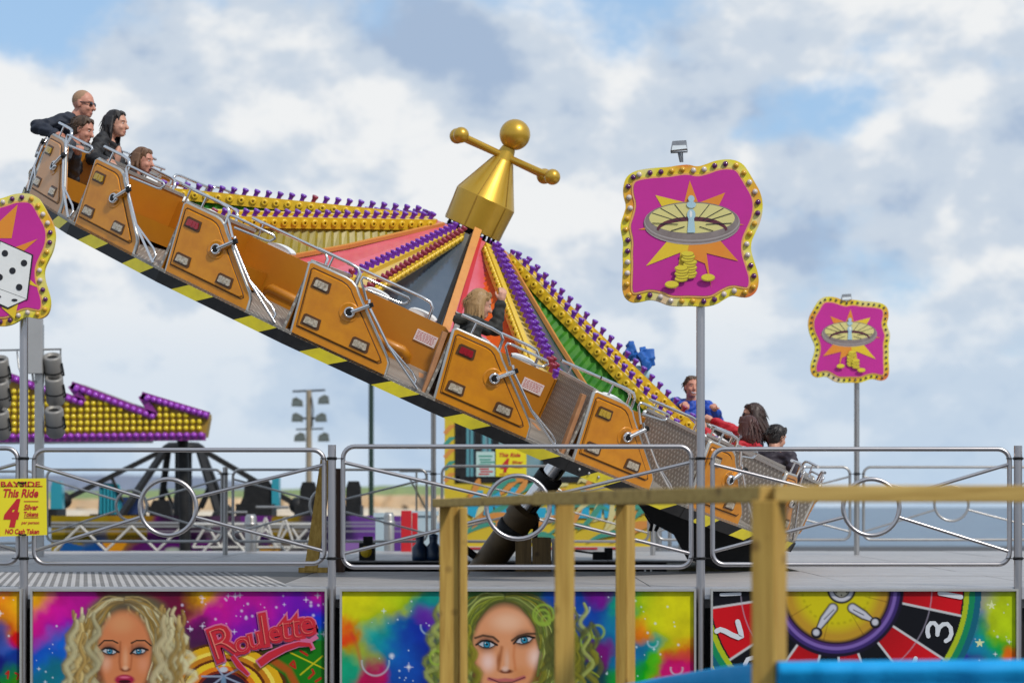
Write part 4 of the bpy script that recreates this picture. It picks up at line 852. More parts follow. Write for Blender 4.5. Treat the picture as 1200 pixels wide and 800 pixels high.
    m = MB(); m.add([(.0, .08, .27), (.46, .10, .27), (.52, .97, .27), (.2, .97, .27), (.0, .08, .44), (.46, .10, .47), (.52, .97, .47), (.2, .97, .44)], [(3, 2, 1, 0), (4, 5, 6, 7), (0, 1, 5, 4), (1, 2, 6, 5), (2, 3, 7, 6), (3, 0, 4, 7)]); q['seat'] = (m, gold_in)
    for x0, x1 in ((.34, .60), (.82, 1.10)):
        m = MB()
        n = 10; pts = [(x0+(x1-x0)*i/n, .03*math.sin(PI*i/n)**.5) for i in range(n+1)]
        m.prism([(pts[0][0], .73)]+[(x, .745+z*1.0) for x, z in pts]+[(pts[-1][0], .73)], (0, 1.06, 0), (1, 0, 0), (0, 0, 1), (0, .14, .015))
        q['white_pad.%d' % (x0 > .5)] = (m, white_pl)
    m = MB(); m.box((.985, .978, .50), (1.205, .988, .61)); q['notice'] = (m, label_w)
    m = MB(); rr = random.Random(4)
    for i in range(5):
        x = 1.0
        while x < 1.18:
            l = rr.uniform(.012, .03); m.box((x, .976, .520+i*.0175), (min(x+l, 1.192), .9775, .5248+i*.0175)); x += l+.008
    q['notice_print'] = (m, ink_red)
    m = MB(); sl = .16; zt, zb = .105, -.005
    def strip(xa, xb, mi, ca=True, cb=True):                      # slanting piece between bottom points xa, xb
        m.add([(xa, -.004, zb), (xb, -.004, zb), (xb+(sl if cb else 0), -.014, zt), (xa+(sl if ca else 0), -.014, zt)], [(0, 1, 2, 3)], mi)
    h = CH/2
    strip(-.02, .17, 0, ca=False); strip(.17, .46, 1); strip(.46, .17+h, 0); strip(.17+h, .46+h, 1); strip(.46+h, CH+.0, 0, cb=False)
    m.add([(-.02, -.014, zt), (CH, -.014, zt), (CH, .06, .10), (-.02, .06, .10)], [(0, 1, 2, 3)], 0); m.add([(-.02, -.004, zb), (CH, -.004, zb), (CH-.02, .3, -.0), (0, .3, -.0)], [(3, 2, 1, 0)], 0)
    q['hazard_strip'] = (m, [black_p, yellow_p])
    m = MB(); m.bar((-.06, .09, .02), (-.125, .09, .72), .045, .05, (0, 1, 0)); m.bar((-.09, .09, .10), (.0, .85, .22), .05, .05); q['frame_post'] = (m, mat('peach_frame', (.50, .24, .11), .5, noise=(7, .6, (.30, .11, .04))))
    return q
CP = build_car_parts()
order = ['door', 'door_panel', 'door_groove', 'door_trim', 'inner_wall', 'foot_bulge', 'lamp_bezel.0', 'lamp_bezel.1', 'lamp_bezel.2', 'lamp.0', 'lamp.1', 'lamp.2', 'latch_dish', 'latch', 'latch_knob', 'latch_bracket', 'gate_bar', 'lap_bar', 'handrail', 'inner_handrail', 'rear_plate', 'rear_trim', 'seat', 'white_pad.0', 'white_pad.1', 'notice', 'notice_print', 'hazard_strip', 'frame_post']
meshes = {}
for k_, (m, mt) in CP.items():
    if k_.startswith('lamp.'): continue
    meshes[k_] = m.mesh(k_.split('.')[0], mt)
lens = {}
for i in range(3):
    for mt in (glass_c, glass_r, glass_y): lens[(i, mt.name)] = CP['lamp.%d' % i][0].mesh('lamp', mt)
for nm in ('door', 'inner_wall', 'rear_plate'):
    pass
worn_door = meshes['door'].copy(); worn_door.materials.clear(); worn_door.materials.append(gold_worn)
worn_panel = meshes['door_panel'].copy(); worn_panel.materials.clear(); worn_panel.materials.append(gold_worn)
corner = {-3: glass_y, -2: glass_r, -1: glass_c, 0: glass_r, 1: glass_y, 2: glass_c}
def car_matrix(k):
    a = math.radians(A0+18*k); am = math.radians(A0+18*k+9)
    o = Vector((RO*math.sin(a), -RO*math.cos(a), 0)); return Matrix.Translation(o) @ Matrix.Rotation(am, 4, 'Z')
CAR = {}
for k in range(-10, 10):
    car = link('car', meshes['floor'], ride); car.matrix_local = car_matrix(k); CAR[k] = car
    for nm in order:
        base = nm.split('.')[0]
        if base == 'lamp':
            i = int(nm[-1]); mt = corner.get(k, (glass_c, glass_r, glass_y)[k % 3]) if i == 0 else glass_c; link('lamp', lens[(i, mt.name)], car); continue
        me = meshes[nm]
        if k == -4 and nm == 'door': me = worn_door
        if k == -4 and nm == 'door_panel': me = worn_panel
        if nm == 'frame_post' and k not in (0, 1, -10, 9): continue
        link(base, me, car)
def carP(k, x, y, z): return RM @ (car_matrix(k) @ Vector((x, y, z)))
# ---- hub cone: 20 painted sheets, ridge bars, arms of lamps
def hc(r): return 1.60-.54*(r-.58)
for k in range(20):
    a, b_ = A0+18*k, A0+18*(k+1)
    if k % 2: mt = slate_pan
    else: mt = pink_pan
    if k in (1, 2): mt = slate_pan
    if k in (17, 18): mt = pink_pan
    # sheets alternate from the ridge bar: pink on the downhill side, mirror blue on the uphill side
    m = MB(); rs = (.46, 1.2, 2.2, 3.52)
    m.add([P3(a, r, hc(r)) for r in rs]+[P3(b_, r, hc(r)) for r in rs], [(i, i+1, 5+i, 4+i) for i in range(3)])
    part('cone_sheet', m, mt, ride)
    if k not in (0, 10, 19, 9): continue
    ed = MB(); ed.bar(P3(a+(7 if k in (0, 10) else 13.5), .45, hc(.45)+.012), P3(a+(2.2 if k in (0, 10) else 16.2), 3.5, hc(3.5)+.012), .05, .006, (0, 0, 1)); part('sheet_edge', ed, red_edge if mt is pink_pan else black_p, ride)
for k in (0, 5):
    a = A0+36*k; m = MB(); m.bar(P3(a, .40, hc(.46)+.06), P3(a, 3.56, hc(3.56)+.03), .085, .10); part('ridge_bar', m, orange_tr, ride)
green_v = mat('green_valance', (.016, .15, .010), .5, noise=(7, .8, (.09, .30, .02)), spec=.2); olive_v = mat('olive_valance', (.33, .26, .015), .35, coat=.3, noise=(9, .6, (.16, .12, .01))); red_v = mat('orange_red_valance', (.66, .07, .006), .45, spec=.2, noise=(9, .6, (.66, .20, .01)))
def valances(i):
    return {0: (olive_v, olive_v), 1: (red_v, slate_pan), 2: (red_v, slate_pan), 3: (green_v, green_v)}.get(i, (olive_v, green_v))
def hb(r): return 1.645-.343*(r-.65)                                   # top of the rails
def wid(r): return .022+r*.030
capm = MB(); capm.tube([(0, 0, -.01), (0, 0, .022), (0, 0, .04), (0, 0, .062), (0, 0, .078), (0, 0, .083)], [.026, .025, .026, .036, .037, .028], 10); cap_me = capm.mesh('lamp_cap', purple_c); cap_rd = capm.mesh('lamp_cap', purple_d)
for i in range(10):
    a = -29.06-18+36*i; s_, c_ = math.sin(math.radians(a)), math.cos(math.radians(a))
    rad = Vector((s_, -c_, 0)); lat = Vector((c_, s_, 0))
    def B(r, l, h): return rad*r+lat*l+Vector((0, 0, h))
    r0, r1 = .62, 3.62
    arm = MB()
    vs = [B(r0, -wid(r0), hb(r0)-.05), B(r0, wid(r0), hb(r0)-.05), B(r1, wid(r1), hb(r1)-.05), B(r1, -wid(r1), hb(r1)-.05)]
    arm.add(vs+[v-Vector((0, 0, .06)) for v in vs], [(0, 1, 2, 3), (7, 6, 5, 4), (0, 4, 5, 1), (1, 5, 6, 2), (2, 6, 7, 3), (3, 7, 4, 0)])
    ao = part('light_arm', arm, cream, ride)
    vl = valances(i)
    for sd_, sg in ((0, -1), (1, 1)):
        rail = MB(); p, q = B(r0-.02, sg*wid(r0), hb(r0)-.05), B(r1, sg*wid(r1), hb(r1)-.05); rail.bar(p, q, .062, .12); part('lamp_rail', rail, yellow_c, ao)
        nb = 25; side = MB(); capj = MB()
        single = i in (0, 3); near = {0: 1, 9: 1, 2: 1, 3: -1, 4: -1}.get(i)
        capped = near is None or near == sg
        for j in range(nb):
            r = r0+.06+(r1-r0-.1)*j/(nb-1)
            cpos = B(r, sg*(wid(r)+.032), hb(r)-.05); side.lathe([(.040, 0), (.040, .014), (.026, .022), (.014, .018)], cpos, lat*sg, 10)
            if i in (1, 2): r_ = r+(r1-r0-.1)/(nb-1)/2; side.lathe([(.034, 0), (.032, .018), (.018, .026), (0, .026)], B(r_, sg*(wid(r_)+.032), hb(r_)-.045), lat*sg, 8)
            tp = B(r, sg*wid(r), hb(r)+.006); upv = Vector((0, 0, 1))+lat*sg*.18
            mred = purple_d if ((i == 1 and sg > 0) or random.random() < .03) else purple_c
            if not capped: continue
            if single:
                o = link('lamp_cap', cap_me if mred is purple_c else cap_rd, ao); o.location = tp; o.rotation_euler = upv.to_track_quat('Z', 'Y').to_euler()
            else:
                Q = upv.to_track_quat('Z', 'Y'); mi = 0 if mred is purple_c else 1
                capj.add([tp+Q @ Vector(v) for v in capm.v], capm.f, mi, True)
                if i == 2: t2 = B(r+.06, sg*(wid(r)-.045), hb(r+.06)+.006); Q2 = (upv-lat*sg*.3).to_track_quat('Z', 'Y'); capj.add([t2+Q2 @ Vector(v) for v in capm.v], capm.f, mi, True)
        part('side_lamps', side, yellow_c, ao, kind='stuff')
        if not single and capped: part('lamp_caps', capj, [purple_c, purple_d], ao, kind='stuff')
        # corrugated side valance down to the sheets
        v = MB(); n = 66; top = []; bot = []
        for j in range(n+1):
            r = .50+(r1-.50)*j/n; l = sg*(wid(r)-.02+(.014 if j % 2 else -.014)); h0 = hb(r)-.105; top.append(B(r, l, h0)); bot.append(B(r, l+sg*(.03 if (i == 1 and sg > 0) else .16)*min(1, (r-.5)/1.2), min(h0-.01, hc(r)-.02)))
        v.add(top+bot, [(j, j+1, n+2+j, n+1+j) for j in range(n)]); part('valance', v, vl[sd_], ao)
        if i in (1, 2): continue
        tr = MB(); tr.bar(B(.50, sg*(wid(.5)+.03), hc(.5)+.01), B(1.7, sg*(wid(1.7)+.18), hc(1.7)+.02), .04, .04); tr.bar(B(1.7, sg*(wid(1.7)+.18), hc(1.7)+.02), B(3.5, sg*(wid(3.5)+.18), hc(3.5)+.02), .04, .04); part('valance_trim', tr, orange_tr, ao)
# ---- hub: base drum, rods, gold bell cap, arms and balls
dx = Vector((-.035, 0, 0))
m = MB(); m.lathe([(.0, 1.56), (.30, 1.56), (.34, 1.60), (.34, 1.66), (.20, 1.68), (0, 1.68)], dx, n=20, sharp=True); part('hub_plate', m, mat('brown_hub', (.15, .09, .03), .5, noise=(9, .6, (.3, .2, .06))), ride)
m = MB()
for k in range(8): a = k*PI/4+.2; m.cyl(dx+Vector((.27*math.cos(a), .27*math.sin(a), 1.66)), dx+Vector((.27*math.cos(a), .27*math.sin(a), 1.76)), .018, None, 8)
m.cyl(dx+Vector((0, 0, 1.66)), dx+Vector((0, 0, 1.80)), .12, None, 12); part('hub_rods', m, black_p, ride)
m = MB(); nf = 40; m.lathe([(.0, 1.755), (.325, 1.755), (.333, 1.735), (.352, 2.10), (.120, 2.575), (.112, 2.585), (.078, 2.72), (.05, 2.74)], dx, n=nf, sharp=True)
cap = part('hub_cap', m, brass, ride)
m = MB(); m.sphere(dx+Vector((0, 0, 2.885)), .172, 36, 22); part('ball_finial', m, brass, cap)
m = MB()
for k in range(6): a = k*PI/3+.3; d_ = Vector((math.cos(a), math.sin(a), 0)); m.bar(dx+d_*.3425+Vector((0, 0, 1.745)), dx+d_*.3535+Vector((0, 0, 2.09)), .012, .004, d_); m.bar(dx+d_*.352+Vector((0, 0, 2.11)), dx+d_*.125+Vector((0, 0, 2.57)), .010, .004, d_)
part('cap_seam', m, mat('cap_seam_gold', (.34, .19, .02), .4, .5), cap)
for ang, ln in ((-27, .66), (38, .60), (153, .68), (210, .60)):
    a = math.radians(ang); d_ = Vector((math.cos(a), math.sin(a), 0)); m = MB(); m.cyl(dx+Vector((0, 0, 2.62))+d_*.05, dx+Vector((0, 0, 2.62))+d_*ln, .040, .034, 14); ar = part('cross_arm', m, brass, cap)
    m = MB(); m.sphere(dx+Vector((0, 0, 2.62))+d_*ln, .088, 20, 12); part('arm_ball', m, brass, ar)
# ---- underside frame
m = MB()
for k in range(20): m.bar(P3(A0+18*k-.5, .5, .05), P3(A0+18*k-.5, 3.9, .07), .10, .12)
n = 60; 
for r, w_ in ((1.6, .12), (3.2, .12), (4.35, .10)): m.tube([P3(360*i/n, r, .05 if r < 4 else .06) for i in range(n)], .07, 6, closed=True)
part('underframe', m, black_p, ride)
m = MB(); vs = [P3(6*i, 4.55, .03) for i in range(60)]+[P3(6*i, 3.4, .03) for i in range(60)]; m.add(vs, [(i, (i+1) % 60, 60+(i+1) % 60, 60+i) for i in range(60)]); part('ring_floor', m, black_p, ride)
m = MB(); m.lathe([(.0, -.12), (.55, -.12), (.70, -.06), (.9, .0), (.9, .1)], n=24); part('slew_motor', m, black_p, ride)
# bolts on the strip next to the ram
m = MB()
for x in (.12, .24, .36, .48): 
    p = car_matrix(1) @ Vector((x, -.014, .06)); d_ = (car_matrix(1).to_3x3() @ Vector((0, -1, 0))); m.sphere(p, .016, 8, 5)
part('strip_bolts', m, galv, ride)
# ================================================================ UNDER THE RIDE
brown_m = mat('greasy_brown_steel', (.12, .075, .03), .45, .3, noise=(6, .7, (.05, .03, .015)))
rp = W(569, 664, 25.4); rq = W(654, 545, 25.0)
t = thing('hydraulic_ram', 'thick hydraulic ram with bright rod lifting the gold ride from its pit', 'hydraulic ram', rp)
ax = (rq-rp).normalized(); ln = (rq-rp).length
m = MB(); m.lathe([(0, -.25), (.165, -.25), (.165, .48*ln), (.185, .48*ln), (.185, .56*ln), (.14, .58*ln), (.12, .585*ln)], rp, ax, 24, sharp=True); part('cylinder', m, brown_m, t)
m = MB(); m.lathe([(.105, .57*ln), (.105, 1.05*ln)], rp, ax, 24); part('rod', m, chrome, t)
m = MB(); m.lathe([(.11, .80*ln), (.15, .80*ln), (.15, .90*ln), (.11, .90*ln)], rp, ax, 20, sharp=True); part('collar', m, black_p, t)
m = MB(); m.lathe([(.17, .34*ln), (.178, .35*ln), (.178, .40*ln), (.17, .41*ln)], rp, ax, 20); part('clamp', m, black_p, t)
m = MB(); m.tube([rp+ax*.45*ln+Vector((.2, -.05, 0)), rp+ax*.3*ln+Vector((.30, 0, -.05)), rp+Vector((.55, .1, .05)), rp+Vector((.9, .2, -.2))], .03, 8); m.tube([rp+Vector((-.25, 0, .22)), rp+Vector((-.12, 0, .12)), rp+Vector((0, 0, .1))], .04, 8); part('hose', m, black_r, t)
hinge = W(850, 664, 26.2)
t = thing('tilt_frame', 'dark steel lifting frame under the low end of the gold ride', 'machine frame', hinge)
cpos = RM @ Vector((.2, 0, -.35)); lowp = RM @ Vector((3.6, 0, -.12))
m = MB()
for dy in (-.75, .75):
    Yd = 25.4+dy; pts = [W(745, 586, Yd), W(764, 612, Yd), W(790, 626, Yd), W(806, 655, Yd), W(845, 668, Yd), W(905, 655, Yd), W(905, 632, Yd), W(870, 622, Yd)]; n = len(pts)
    vs = pts+[p+Vector((0, .1, 0)) for p in pts]; m = MB(); m.add(vs, [tuple(range(n)), tuple(range(n, 2*n))[::-1]]+[(i, n+i, n+(i+1) % n, (i+1) % n) for i in range(n)]); part('side_plate', m, black_p, t)
m = MB(); m.bar(hinge+Vector((-.1, -.9, 0)), hinge+Vector((-.1, .9, 0)), .3, .3); part('cross_beam', m, black_p, t)
m = MB(); m.box((hinge.x-.6, hinge.y-1.0, .34), (hinge.x+.5, hinge.y+1.0, hinge.z+.02)); m.box((hinge.x-.42, hinge.y-1.3, .34), (hinge.x+.05, hinge.y-1.05, hinge.z+.12)); part('hinge_block', m, mat('olive_block', (.10, .085, .03), .6, noise=(6, .6, (.04, .035, .02))), t)
m = MB()
cc = W(800, 618, 25.1)
for i in range(13):
    a = -.9+i*.17; p = W(757+i*4.6, 597+(i**1.5)*.95, 25.1); m.bar(p, p+Vector((.05, 0, -.03)), .14, .075)
for i in range(2): m.tube([W(780-i*16, 597, 25.1), W(775-i*18, 603, 25.1), W(772-i*8, 614, 25.1), W(768-i*6, 622, 25.1)], .022, 6)
part('cable_chain', m, black_r, t)
t = thing('timber_packing', 'stack of two brown timber blocks on the pit edge beside the ram', 'timber block', W(624, 671, 24.45))
for x0, x1 in ((604, 623), (624, 646)):
    a, b_ = W(x0, 672, 24.35), W(x1, 630, 24.35); m = MB(); m.box((a.x, 24.42, a.z), (b_.x, 24.72, b_.z)); soften(part('block', m, pine_dk, t))
t = thing('grey_box', 'narrow grey metal box standing behind the timber blocks', 'box', W(652, 660, 25)); m = MB(); a, b_ = W(647, 661, 25), W(657, 632, 25); m.box((a.x, 25, .34), (b_.x, 25.2, b_.z)); soften(part('case', m, galv, t)); m = MB(); m.box((a.x-.01, 24.98, b_.z-.03), (b_.x+.01, 25.21, b_.z+.01)); part('lid', m, steel_far, t)
# ================================================================ PAY BOOTH
YK = 37.; sK = YK/F
t = thing('pay_booth', 'yellow pay booth painted with orange and teal swirls under the raised ride', 'booth', W(645, 640, YK))
booth_y = mat('booth_yellow', (.62, .46, .02), .5, noise=(2, .4, (.58, .34, .03))); booth_o = mat('booth_orange', (.62, .25, .05), .5); booth_t = mat('booth_teal', (.05, .28, .20), .5); booth_b = mat('booth_blue', (.02, .36, .55), .45)
x0, x1 = W(521, 640, YK).x, W(764, 640, YK).x; zt = W(0, 488, YK).z; zb = W(0, 640, YK).z; zw0 = W(0, 558, YK).z; zw1 = W(0, 494, YK).z
m = MB(); m.box((x0, YK, zb), (x1, YK+2, zw0-.03)); m.box((x0, YK, zw1), (x1, YK+2, zt)); m.box((x0, YK, zw0-.03), (x0+.19, YK+2, zw1)); m.box((x1-.25, YK, zw0-.03), (x1, YK+2, zw1)); m.box((x0+.2, YK+1.9, zw0), (x1-.25, YK+2, zw1)); part('wall', m, booth_y, t)
rr = random.Random(8); sw_ = MB()
def bpx(x, y, d=.006): return W(x, y, YK-d)
for k in range(64):
    bx, by = rr.uniform(520, 762), rr.uniform(566, 636); cl = rr.choice((0, 0, 1, 1, 2, 2)); L_ = rr.uniform(24, 60); a = rr.uniform(-.9, -.4); cv = rr.uniform(-.4, .4)
    pts = []
    for i in range(7): pts.append((bx+math.cos(a+cv*i*.25)*L_*i/6, by+math.sin(a+cv*i*.25)*L_*i/6))
    pts = [(min(max(x, 521), 763), min(max(y, 562), 639)) for x, y in pts]; n0 = len(sw_.v)
    swash(pts, [max(.2, 3.4*math.sin(PI*(i+.15)/7)) for i in range(7)], YK-.004-k*.0006, cl, sw_)
for k in range(5): y = 500+k*14; swash([(521, y+8), (528, y), (534, y-2)], [2.4, 2.6, .8], YK-.004, k % 2, sw_)
for k in range(5): y = 505+k*14; swash([(748, y+8), (755, y), (763, y-3)], [2.4, 2.6, .8], YK-.004, k % 2, sw_)
part('painted_swirls', sw_, [booth_o, booth_t, mat('booth_cream', (.62, .55, .25), .5)], t)
m = MB()
for q in ([(541, 598), (552, 574), (566, 574), (556, 606)], [(566, 602), (572, 574), (584, 572), (588, 588), (600, 570), (610, 572), (596, 606), (584, 606), (578, 590), (576, 606)], [(614, 606), (620, 578), (642, 576), (640, 586), (628, 588), (628, 594), (640, 594), (638, 606)], [(646, 606), (646, 576), (668, 576), (672, 590), (664, 594), (672, 606)], [(676, 606), (680, 574), (690, 574), (690, 606)], [(694, 606), (700, 576), (720, 576), (718, 606), (708, 606), (706, 588), (704, 606)]):
    m.flat([(0, 0)]*0+[(x, -y) for x, y in q][::-1], W(0, 0, YK-.03), Vector((YK/F, 0, 0)), Vector((0, 0, YK/F)))
part('blue_lettering', m, booth_b, t)
m = MB(); win = mat('booth_window', (.22, .38, .44), .08, .2, noise=(1.3, .6, (.45, .58, .62))); m.box((x0+.19, YK+.03, zw0), (x1-.25, YK+.05, zw1)); wo_ = part('window', m, win, t)
m = MB()
for x in (542, 560, 581, 640, 690, 745): a = W(x, 0, YK).x; m.box((a-.05, YK-.02, zw0), (a+.05, YK+.04, zw1))
m.box((x0+.19, YK-.02, zw0-.10), (x1-.22, YK+.04, zw0)); m.box((x0+.17, YK-.02, zw0-.10), (x0+.24, YK+.04, zw1)); part('window_frame', m, black_p, t)
m = MB()
for x in (548, 553, 567, 574): a = W(x, 0, YK).x; m.box((a-.02, YK+.0, zw0), (a+.02, YK+.025, zw1))
part('window_bar', m, mat('booth_teal_bar', (.10, .30, .34), .4), t)
m = MB(); a, b_ = W(558, 558, YK), W(580, 529, YK); m.box((a.x, YK-.04, a.z), (b_.x, YK-.025, b_.z)); o = part('notice', m, mat('pale_teal_notice', (.45, .62, .58), .5), t)
m = MB()
for i, y in enumerate((534, 538, 541, 544, 549, 552, 555)):
    a = W(561+i % 3, y, YK); m.box((a.x, YK-.043, a.z-.015), (a.x+(.22, .18, .24, .2, .15, .2, .17)[i], YK-.0405, a.z+.008), 0 if i < 4 else 1)
part('notice_print', m, [booth_t, ink_red], t)
m = MB(); a, b_ = W(581, 558, YK), W(617, 525, YK); m.box((a.x, YK-.045, a.z), (b_.x, YK-.025, b_.z)); part('price_board', m, sign_y, t)
m = MB(); line_txt(m, 'This Ride', 585, 535, 4.6, YK-.05, 25, shear=.25, offset=.03); line_txt(m, '4', 586, 552, 14, YK-.05, 11, shear=.28, offset=.07); line_txt(m, 'Silver', 600, 543, 3.4, YK-.05, 13, shear=.2, offset=.03); line_txt(m, 'Tokens', 600, 548, 3.4, YK-.05, 13, shear=.2, offset=.03); line_txt(m, 'NO Cash Taken', 586, 557, 2.6, YK-.05, 26, offset=.02); part('price_print', m, ink_red, t)
m = MB(); m.box((x0-.05, YK-.06, 0), (x1+.05, YK+2, zb)); part('base', m, mat('booth_base_grey', (.46, .45, .45), .5, noise=(3, .3, (.34, .33, .33))), t)
for xa, xb in ((530, 600), (640, 700), (712, 742)): m = MB(); a, b_ = W(xa, 643, YK), W(xb, 641, YK); m.box((a.x, YK-.075, a.z), (b_.x, YK-.062, b_.z)); part('red_stripe', m, ink_red, t)
m = MB(); m.box((x0-.01, YK-.02, zt), (W(700, 0, YK).x, YK+2.02, zt+.06)); part('roof', m, white_pl, t)
for i, (x, w_, mt) in enumerate(((772, .10, steel_far), (785, .06, steel_far), (799, .10, galv), (808, .05, steel_far))):
    a = W(x, 592, 36); m = MB(); m.tube([(a.x, 36, 0), (a.x, 36, a.z)], w_/2, 10); m.tube([(a.x, 36, a.z-.02), (a.x, 36, a.z+.02)], w_/2+.012, 10); solo('steel_upright', m, mt, ('first steel upright right of the pay booth', 'second, thinner steel upright right of the pay booth', 'third steel upright right of the pay booth, behind the low cars', 'fourth, thinnest steel upright right of the pay booth, behind the low cars')[i], 'post', (a.x, 36, 0), 'steel uprights right of the booth')
# ================================================================ BACKGROUND RIDE (left)
YR = 46.; sR = YR/F
t = thing('background_ride', 'black spider-armed fairground ride with teal seats behind the left barrier panels', 'fairground ride', W(215, 640, YR))
teal = mat('teal_seat_plastic', (.02, .28, .36), .35, coat=.3); purp = mat('purple_fairground_paint', (.16, .035, .25), .45, noise=(3, .4, (.24, .10, .34)))
c0 = W(215, 524, YR)
m = MB(); m.lathe([(.0, .10), (.30, .10), (.42, .02), (.40, -.06), (.17, -.12), (.17, -.9), (.20, -1.0), (.20, -2.2)], c0, n=20); part('centre_column', m, black_p, t)
for x, y, d in ((80, 586, -.5), (152, 612, -1.6), (176, 606, 1.2), (252, 600, 1.6), (268, 606, -1.4), (345, 592, .6)):
    e = W(x, y, YR); e.y += d; m = MB(); s0 = c0+Vector((.32 if x > 215 else -.32, d*.1, -.02)); m.bar(s0, e, .12, .10); mid = s0.lerp(e, .55); m.tube([mid+Vector((0, 0, .05)), mid+Vector((.25 if x < 215 else -.25, 0, -.5))], .035, 6); ar = part('arm', m, black_p, t)
    m = MB(); m.sphere(e, .17, 10, 7); part('arm_joint', m, black_p, ar)
def bseat(px, py, w_, h_, mt, edge, label=None, dy=0):
    a = W(px, py, YR-1+dy); w2 = w_*sR; h2 = h_*sR; r_ = .12; m = MB()
    pts = [(-w2/2, 0), (-w2/2*.9, h2-r_), (-w2/2*.65, h2), (w2/2*.65, h2), (w2/2*.9, h2-r_), (w2/2, 0)]
    m.prism(pts, a, (1, 0, 0), (0, 0, 1), (0, .25, 0)); so_ = part('seat_back', m, mt, t, label)
    m = MB(); m.box((a.x-w2*.6, a.y-.7, a.z-.35), (a.x+w2*.6, a.y+.25, a.z)); part('seat_base', m, black_p, t)
    if edge: m = MB(); m.box((a.x+w2/2-.01, a.y-.06, a.z-.1), (a.x+w2/2+.13, a.y+.3, a.z+h2+.04)); part('seat_side', m, teal, t)
bseat(302, 590, 34, 28, black_p, True); bseat(361, 592, 20, 27, black_p, False); bseat(414, 592, 18, 28, black_p, False); bseat(66, 596, 14, 32, teal, False, 'teal seat back at the far left'); bseat(128, 602, 26, 36, teal, False, 'teal ribbed seat back', .8); bseat(152, 602, 30, 20, mat('navy_seat', (.02, .04, .14), .5), False, 'dark blue seat back', 1.2); bseat(188, 604, 26, 18, black_p, False)
m = MB()
for i in range(6): a = W(118+i*4.2, 602, YR-.25); m.tube([a, a+Vector((0, 0, .58))], .03, 6)
part('seat_rib', m, teal, t)
p = Paint(60, 470, 604, 656, 1.3)
splash(p, [(90, 622, 20, (150, 130, 20)), (150, 620, 20, (150, 120, 20)), (210, 612, 20, (30, 25, 30)), (260, 615, 18, (80, 60, 80)), (340, 622, 18, (130, 110, 20)), (310, 615, 16, (90, 50, 110)), (380, 620, 20, (50, 40, 70)), (430, 630, 20, (110, 80, 140)), (110, 645, 20, (30, 80, 140)), (190, 640, 30, (85, 20, 95)), (270, 640, 20, (90, 85, 90)), (350, 645, 20, (120, 115, 115))], 41)
p.poly([(118, 634), (150, 634), (135, 656)], G_(225, 150, 20)); p.poly([(150, 656), (182, 625), (212, 656)], G_(88, 16, 100)); p.poly([(205, 640), (245, 630), (250, 656), (205, 656)], G_(100, 20, 110)); p.poly([(76, 610), (108, 610), (108, 632), (76, 632)], G_(120, 100, 10)); p.poly([(140, 610), (172, 610), (172, 630), (140, 630)], G_(130, 105, 10)); p.poly([(318, 606), (342, 606), (342, 632), (318, 632)], G_(150, 120, 15)); p.poly([(400, 632), (455, 630), (440, 650), (400, 650)], G_(150, 110, 180)); p.poly([(282, 605), (312, 603), (312, 616), (282, 616)], G_(110, 40, 130)); p.poly([(76, 634), (100, 640), (84, 656), (62, 656)], G_(20, 90, 160)); p.poly([(305, 640), (330, 638), (325, 656), (300, 656)], G_(225, 160, 40)); p.poly([(283, 640), (304, 640), (304, 656), (283, 656)], G_(170, 190, 200))
for y in (612, 616, 622): p.stroke([(60, y), (470, y)], 1.2, G_(170, 172, 175), .8)
p.blob(203, 644, 12, 4, G_(170, 180, 165), .4)
p.grid('painted_base', YR-2, t, .8)
rr = random.Random(12); wps = mat('white_painted_steel', (.60, .58, .54), .4, noise=(4, .4, (.42, .40, .37)))
def zig(x0, x1, y0, y1, n, dpt):
    pts = [W(x0+(x1-x0)*i/n, y0 if i % 2 else y1, YR-dpt) for i in range(n+1)]
    for a, b_ in zip(pts, pts[1:]): m = MB(); m.cyl(a, b_, .026, None, 6); part('truss_strut', m, wps, t)
zig(226, 372, 614, 641, 9, 2.3); zig(238, 360, 620, 646, 5, 2.7); zig(64, 214, 616, 645, 5, 2.4); zig(300, 345, 606, 640, 4, 2.9)
m = MB()
for y in (614, 641): m.tube([W(226, y, YR-2.35), W(372, y, YR-2.35)], .026, 6)
part('truss_chord', m, wps, t)
m = MB(); a = W(225, 656, YR-3); m.box((W(40, 0, YR).x, YR-1.8, 0), (W(480, 0, YR).x, YR+3, W(0, 642, YR).z)); part('platform', m, galv, t)
m = MB()
for y in (613, 617): m.tube([W(60, y, YR-2.2), W(250, y, YR-2.2)], .03, 6); m.tube([W(275, y+1, YR-2.2), W(372, y+1, YR-2.2)], .03, 6)
m.tube([W(300, 594, YR-2), W(338, 594, YR-2)], .03, 6); m.tube([W(268, 600, YR-2), W(290, 600, YR-2)], .03, 6); part('platform_rail', m, steel_far, t)
# bulb-covered saw-tooth beam over the background ride
YL = 40.; sL = YL/F
t = thing('light_fascia', 'long yellow bulb fascia with purple saw-tooth edge, left behind the dice sign', 'light fascia', W(100, 516, YL))
fas_k = mat('fascia_board', (.36, .22, .02), .5, noise=(4, .5, (.22, .12, .02))); fas_p = mat('purple_fascia_trim', (.22, .02, .22), .4)
by_ = mat('yellow_fascia_bulb', (.78, .58, .02), .18, coat=.5); bp_ = mat('purple_fascia_bulb', (.34, .05, .50), .18, coat=.5)
def top_y(x):
    if x < 85: return np.interp(x, [-120, -30, 85], [440, 432, 462])if x < 46 else np.interp(x, [46, 98], [452, 470])
    if x < 98: return np.interp(x, [46, 98], [452, 470])
    if x < 182: return np.interp(x, [86, 182], [450, 486])
    return np.interp(x, [168, 246], [464, 486])
outl = [(-120, 436), (-2, 434), (46, 452), (98, 470), (84, 449), (182, 486), (166, 461), (245, 485), (245, 490), (241, 512), (-120, 517)]
